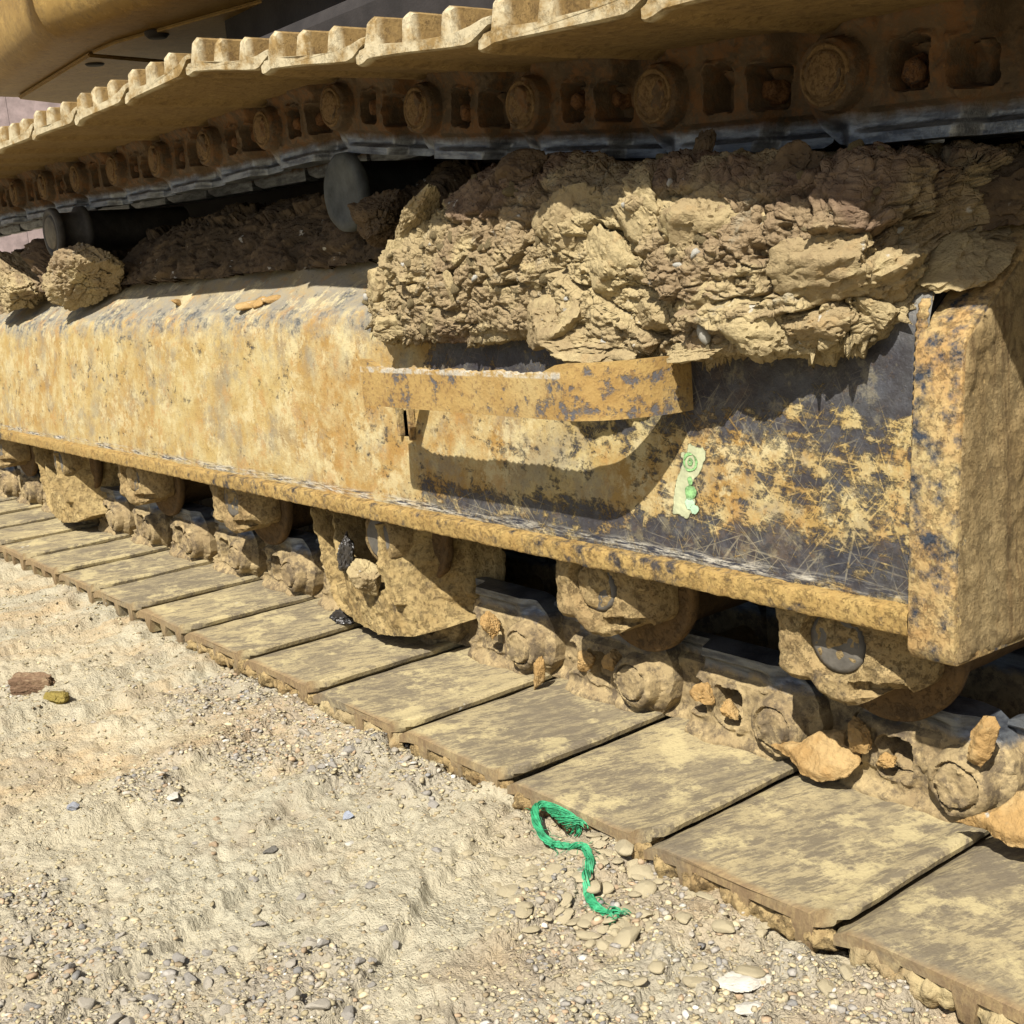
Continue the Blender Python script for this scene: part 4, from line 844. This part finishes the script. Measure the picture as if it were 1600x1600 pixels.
# small clumps on the frame slope
for i, (x, y) in enumerate([(-1.115, .168), (-1.085, .172), (-1.14, .164), (-.80, .20), (-.775, .19), (-1.42, .175)]):
    z = float(np.interp(y, py[ss > .2], pz[ss > .2])); tag(rock_obj('mud_crumb', 940 + i, (x, y, z + .003), (.030 + .01 * (i % 3), .022, .010), (35, 0, i * 30), M_FLAKE, None, 3, facets=9), 'rusty mud crumb scattered on the bare slope of the track frame', 'mud', 'mud crumbs on the frame slope')

# ------------------------------------------------------------------ stones and gravel
def ray_ground(px, py_, z=GZ):
    d = Vector((px - 800, py_ - 800, 1898.46)); r0, r1, r2 = Vector(RW[0]), Vector(RW[1]), Vector(RW[2]); v = r0 * d.x + r1 * d.y + r2 * d.z
    t = (z - CP.z) / v.z; p = CP + v * t; return p.x, p.y
TP = [rock(300 + k, 2 if k < 4 else 1, facets=10, rough=.04)[0] for k in range(8)]; TF = [ICO[2 if k < 4 else 1][1] for k in range(8)]
def scatter(n, seed, masked, smin, smax, cols, wts, tmpl, flat=.6, region=None):
    g = np.random.default_rng(seed); a = g.uniform(R(115), R(178), n * 6); r = np.sqrt(g.uniform(.32 ** 2, 2.4 ** 2, n * 6)) if region is None else g.uniform(.35, 2.2, n * 6)
    x = CP.x + r * np.cos(a); y = CP.y + r * np.sin(a); ok = (y < .012)
    x, y = x[ok], y[ok]; m = spots(x, y); pr_ = m ** 1.5 if masked else (.25 + .75 * m); k = g.random(len(x)) < pr_; x, y = x[k][:n], y[k][:n]
    z, _ = ground_z(x, y); VS, FS, CS = [], [], []; nv = 0
    s = smin * (smax / smin) ** (g.random(len(x)) ** 1.8)
    for t in range(len(tmpl)):
        idx = np.where(np.arange(len(x)) % len(tmpl) == t)[0]
        if not len(idx): continue
        T = TP[tmpl[t]]; F = TF[tmpl[t]]; th = g.uniform(0, 6.28, len(idx)); c, sn = np.cos(th), np.sin(th)
        sc3 = s[idx][:, None] * np.stack([g.uniform(.8, 1.5, len(idx)), g.uniform(.7, 1.1, len(idx)), g.uniform(flat * .7, flat * 1.3, len(idx))], 1)
        W = T[None] * sc3[:, None, :]; X = W[..., 0] * c[:, None] - W[..., 1] * sn[:, None]; Y = W[..., 0] * sn[:, None] + W[..., 1] * c[:, None]
        W = np.stack([X + x[idx][:, None], Y + y[idx][:, None], W[..., 2] + z[idx][:, None] + s[idx][:, None] * .15], -1)
        VS.append(W.reshape(-1, 3)); FS.append((F[None] + (np.arange(len(idx)) * len(T))[:, None, None] + nv).reshape(-1, 3)); nv += len(idx) * len(T)
        cc = np.array(cols)[g.choice(len(cols), len(idx), p=wts)] * g.uniform(.75, 1.2, (len(idx), 1)); CS.append(np.repeat(cc, len(T), 0))
    return np.concatenate(VS), np.concatenate(FS), np.concatenate(CS)
def col_attr(me, c):
    at = me.attributes.new('col', 'FLOAT_COLOR', 'POINT'); at.data.foreach_set('color', np.concatenate([np.clip(c, 0, 1), np.ones((len(c), 1))], 1).astype(np.float32).ravel())
GC = [(.52, .47, .38), (.42, .39, .34), (.62, .53, .34), (.74, .70, .60), (.52, .38, .24), (.30, .29, .27)]; GW = [.24, .15, .35, .04, .16, .06]
v, f, c = scatter(15000, 11, True, .0012, .0048, GC, GW, [4, 5, 6, 7]); me = mesh('gravel', v, f); col_attr(me, c); tag(obj('gravel', me, M_STONE), 'grey gravel grit strewn over the dry clay in front of the track', 'gravel', kind='stuff')
v, f, c = scatter(26000, 12, False, .0008, .0036, [(.56, .48, .29), (.50, .42, .25), (.42, .33, .20), (.56, .50, .34)], [.35, .3, .2, .15], [4, 5, 6, 7], .5); me = mesh('soil_crumbs', v, f); col_attr(me, c); tag(obj('soil_crumbs', me, M_STONE), 'loose tan soil crumbs all over the clay ground', 'soil', kind='stuff')
# individual stones and clods large enough to pick out
g = np.random.default_rng(21); st_me = []
for k in range(10):
    cc = np.array(GC[[0, 2, 1, 3, 2, 0, 4, 2, 0, 1][k]]); m_ = mesh('stone', rock(520 + k, 3, facets=8, rough=.03)[0], ICO[3][1]); m_.polygons.foreach_set('use_smooth', np.ones(len(m_.polygons), bool)); m_.set_sharp_from_angle(angle=R(30)); col_attr(m_, np.repeat(cc[None], len(m_.vertices), 0)); m_.materials.append(M_STONE); st_me.append(m_)
def zone_pts(n, box_, seed):
    g = np.random.default_rng(seed); return [(g.uniform(box_[0], box_[2]), g.uniform(box_[1], box_[3])) for _ in range(n)]
groups = [(70, (0, 1470, 620, 1600), 'pale grey pebble in the gravel along the bottom left of the photo', 'pebbles along the bottom left', (.0022, .0062), .75, 'pebble', [0, 2, 5, 8, 9]),
          (75, (730, 1340, 960, 1470), 'flat tan clay chip on the ground below the green twine', 'flat clay chips below the twine', (.0040, .0095), .32, 'clay_chip', [1, 4, 7]),
          (60, (960, 1350, 1330, 1560), 'broken clay chip on the ground under the ends of the nearest shoes', 'clay chips by the nearest shoes', (.0035, .011), .4, 'clay_chip', [1, 4, 7]),
          (40, (880, 1300, 1330, 1480), 'crumbly clay lump lying hard against the nearest shoe edges', 'clay lumps against the shoe edges', (.004, .012), .6, 'clay_lump', [1, 4, 7]),
          (50, (470, 1020, 780, 1220), 'small grey gravel stone close to the shoe ends', 'gravel stones close to the shoe ends', (.003, .007), .6, 'gravel_stone', [0, 2, 5, 8, 9]),
          (45, (80, 1080, 700, 1460), 'small stone lying alone on the bare clay', 'lone stones on bare clay', (.002, .006), .6, 'stone', list(range(10)))]
for n, bx, lab, grp, (s0, s1), fl, nm, ch in groups:
    for i, (px, py_) in enumerate(zone_pts(n, bx, n)):
        x, y = ray_ground(px, py_)
        if y > .0: continue
        z = float(ground_z(np.array([x]), np.array([y]))[0][0]); s_ = s0 * (s1 / s0) ** (g.random() ** 1.3)
        o = obj(nm, st_me[ch[g.integers(len(ch))]], None); o.location = (x, y, z + s_ * fl * .35); o.scale = (s_ * g.uniform(.9, 1.4), s_ * g.uniform(.7, 1.1), s_ * fl * g.uniform(.7, 1.2)); o.rotation_euler = (g.uniform(-.25, .25), g.uniform(-.25, .25), g.uniform(0, 6.28)); tag(o, lab, 'stone', grp)
def single(name, px, py_, size, rot, mt, label, cat, seed, facets=10, brick=False):
    x, y = ray_ground(px, py_); z = float(ground_z(np.array([x]), np.array([y]))[0][0])
    return tag(rock_obj(name, seed, (x, y, z + size[2] * .28), size, rot, mt, None, 5, facets=facets, rough=.07, brick=brick), label, cat)
single('brick_fragment', 52, 1078, (.085, .036, .038), (0, 0, 50), mat_mud('red_brown_brick', [(.24, .15, .09), (.19, .12, .075), (.30, .20, .12), (.40, .30, .18)], 30), 'brown brick like stone fragment on the clay at the left edge', 'stone', 31, 8, True)
single('stone', 90, 1100, (.032, .026, .022), (0, 0, 20), mat_mud('mustard_stone', [(.30, .23, .06), (.26, .2, .05), (.36, .28, .08), (.3, .22, .08)], 30), 'mustard brown stone just right of the brick fragment', 'stone', 33)
single('stone', 425, 1345, (.016, .010, .007), (0, 0, 70), mat_flat('dark_grey_stone', (.13, .12, .10), .8), 'thin dark grey stone sliver on the bare clay', 'stone', 35)
single('stone', 545, 1290, (.012, .010, .008), (0, 0, 20), mat_flat('blue_grey_stone', (.33, .36, .42), .8), 'blue grey pebble left of the green twine', 'stone', 37)
single('stone', 116, 1276, (.015, .012, .009), (0, 0, 20), mat_flat('slate_grey_stone', (.30, .31, .34), .8), 'slate grey pebble on the clay at lower left', 'stone', 39)
M_WHITE = mat_flat('white_lime_patch', (.62, .585, .50), .9, 50, .15)
for i, (px, py_, sz, lb) in enumerate([(1160, 1530, (.042, .028, .008), 'white lime plaster lump on the ground near the bottom edge'), (1178, 1575, (.026, .020, .006), 'smaller white lime lump at the bottom edge of the photo'), (270, 1245, (.018, .016, .006), 'whitish crushed lime patch in the clay left of centre')]):
    single('lime_lump', px, py_, sz, (0, 0, 30), M_WHITE, lb, 'stone', 41 + i, 14)

# ------------------------------------------------------------------ green twine
def twine():
    pts = [(905, 1296), (890, 1283), (870, 1268), (848, 1256), (834, 1262), (838, 1288), (852, 1312), (878, 1328), (905, 1338), (918, 1350), (925, 1366), (916, 1388), (922, 1408), (940, 1424), (958, 1434), (972, 1442)]
    W = []
    for i, (a, b) in enumerate(pts):
        zz = -.006 if i < 5 else (-.006 - (i - 4) * .004 if i < 9 else GZ + .006)
        x, y = ray_ground(a, b, zz); W.append((x, y, zz))
    W = np.array(W); t = np.arange(len(W)); tt = np.linspace(0, len(W) - 1, 260)
    k = np.ones(15) / 15; Cc = np.stack([np.convolve(np.pad(np.interp(tt, t, W[:, j]), 7, 'edge'), k, 'valid') for j in range(3)], 1)
    gz, _ = ground_z(Cc[:, 0], Cc[:, 1]); Cc[:, 2] = np.maximum(Cc[:, 2], gz + .003)
    T = np.gradient(Cc, axis=0); T /= np.linalg.norm(T, axis=1, keepdims=True); S = np.cross(T, [0, 0, 1]); S /= np.linalg.norm(S, axis=1, keepdims=True); U = np.cross(S, T)
    vs, fs, n = [], [], 0; g = np.random.default_rng(3); L = np.linspace(0, 1, 260)
    for s_ in range(42):
        ph = g.uniform(0, 6.28); rr = .0031 * math.sqrt(g.random()) + .0006; tw = g.uniform(20, 34); loose = g.random() < .55
        fray = 1 + 2.6 * np.clip((L - .9) / .1, 0, 1) + (1.9 * np.clip((.25 - L) / .25, 0, 1))
        off = rr * fray * (1 + (.8 * fbm(np.stack([L * 14 + s_, L * 0, L * 0], -1), 2, s_) if loose else 0))
        P = Cc + S * (off * np.cos(L * tw + ph))[:, None] + U * (off * .7 * np.sin(L * tw + ph))[:, None]
        a, b = (0, 260) if not loose else (int(g.integers(0, 60)), 260 - int(g.integers(0, 30)))
        th = np.linspace(0, 2 * np.pi, 5); r_ = .00036 if loose else .00052
        Q = P[a:b, None, :] + r_ * (S[a:b, None, :] * np.cos(th)[None, :, None] + U[a:b, None, :] * np.sin(th)[None, :, None])
        vs.append(Q.reshape(-1, 3)); fs.append(grid_faces(b - a, 5) + n); n += (b - a) * 5
    # stray fibres
    for s_ in range(80):
        i = int(g.integers(5, 250)); p = Cc[i]; d = g.normal(size=3); d[2] = abs(d[2]) * .3; d /= np.linalg.norm(d); q = np.linspace(0, 1, 14)[:, None]
        P = p + d * q * g.uniform(.006, .016) + np.array([0, 0, -.006]) * q ** 2 + .002 * np.sin(q * 7 + s_) * np.cross(d, [0, 0, 1]); th = np.linspace(0, 2 * np.pi, 4)
        Q = P[:, None, :] + .00028 * np.stack([np.cos(th), np.sin(th), np.sin(th) * .5], -1)[None]
        vs.append(Q.reshape(-1, 3)); fs.append(grid_faces(14, 4) + n); n += 14 * 4
    return np.concatenate(vs), np.concatenate(fs)
v, f = twine(); tw = obj('green_twine', mesh('green_twine', v, f, True), mat_flat('green_plastic_twine', (.04, .37, .16), .6, 160, .5, .0005, 0, .5))
tag(tw, 'frayed bright green plastic twine curled on the clay beside a shoe', 'twine')

# ------------------------------------------------------------------ far background seen past the machine at the upper left
wl = empty('site_hoarding', (-60, 12, 0)); tag(wl, 'distant mauve site hoarding glimpsed under the machine at the upper left', 'wall')
M_WALL = mat_flat('mauve_sheet', (.42, .33, .32), .8, 1.5, .25)
sh = bm_mesh('panel', box(-.05, .05, -1.99, 1.99, 0, 16, .005)); sh.materials.append(M_WALL)
for k in range(16): o = obj('panel', sh, None, wl, (jit(.06), (k - 8) * 4.0, 0))
print('tris', sum(sum(len(p.vertices) - 2 for p in m_.polygons) if len(m_.polygons) < 2000 else len(m_.polygons) * 2 for m_ in bpy.data.meshes))
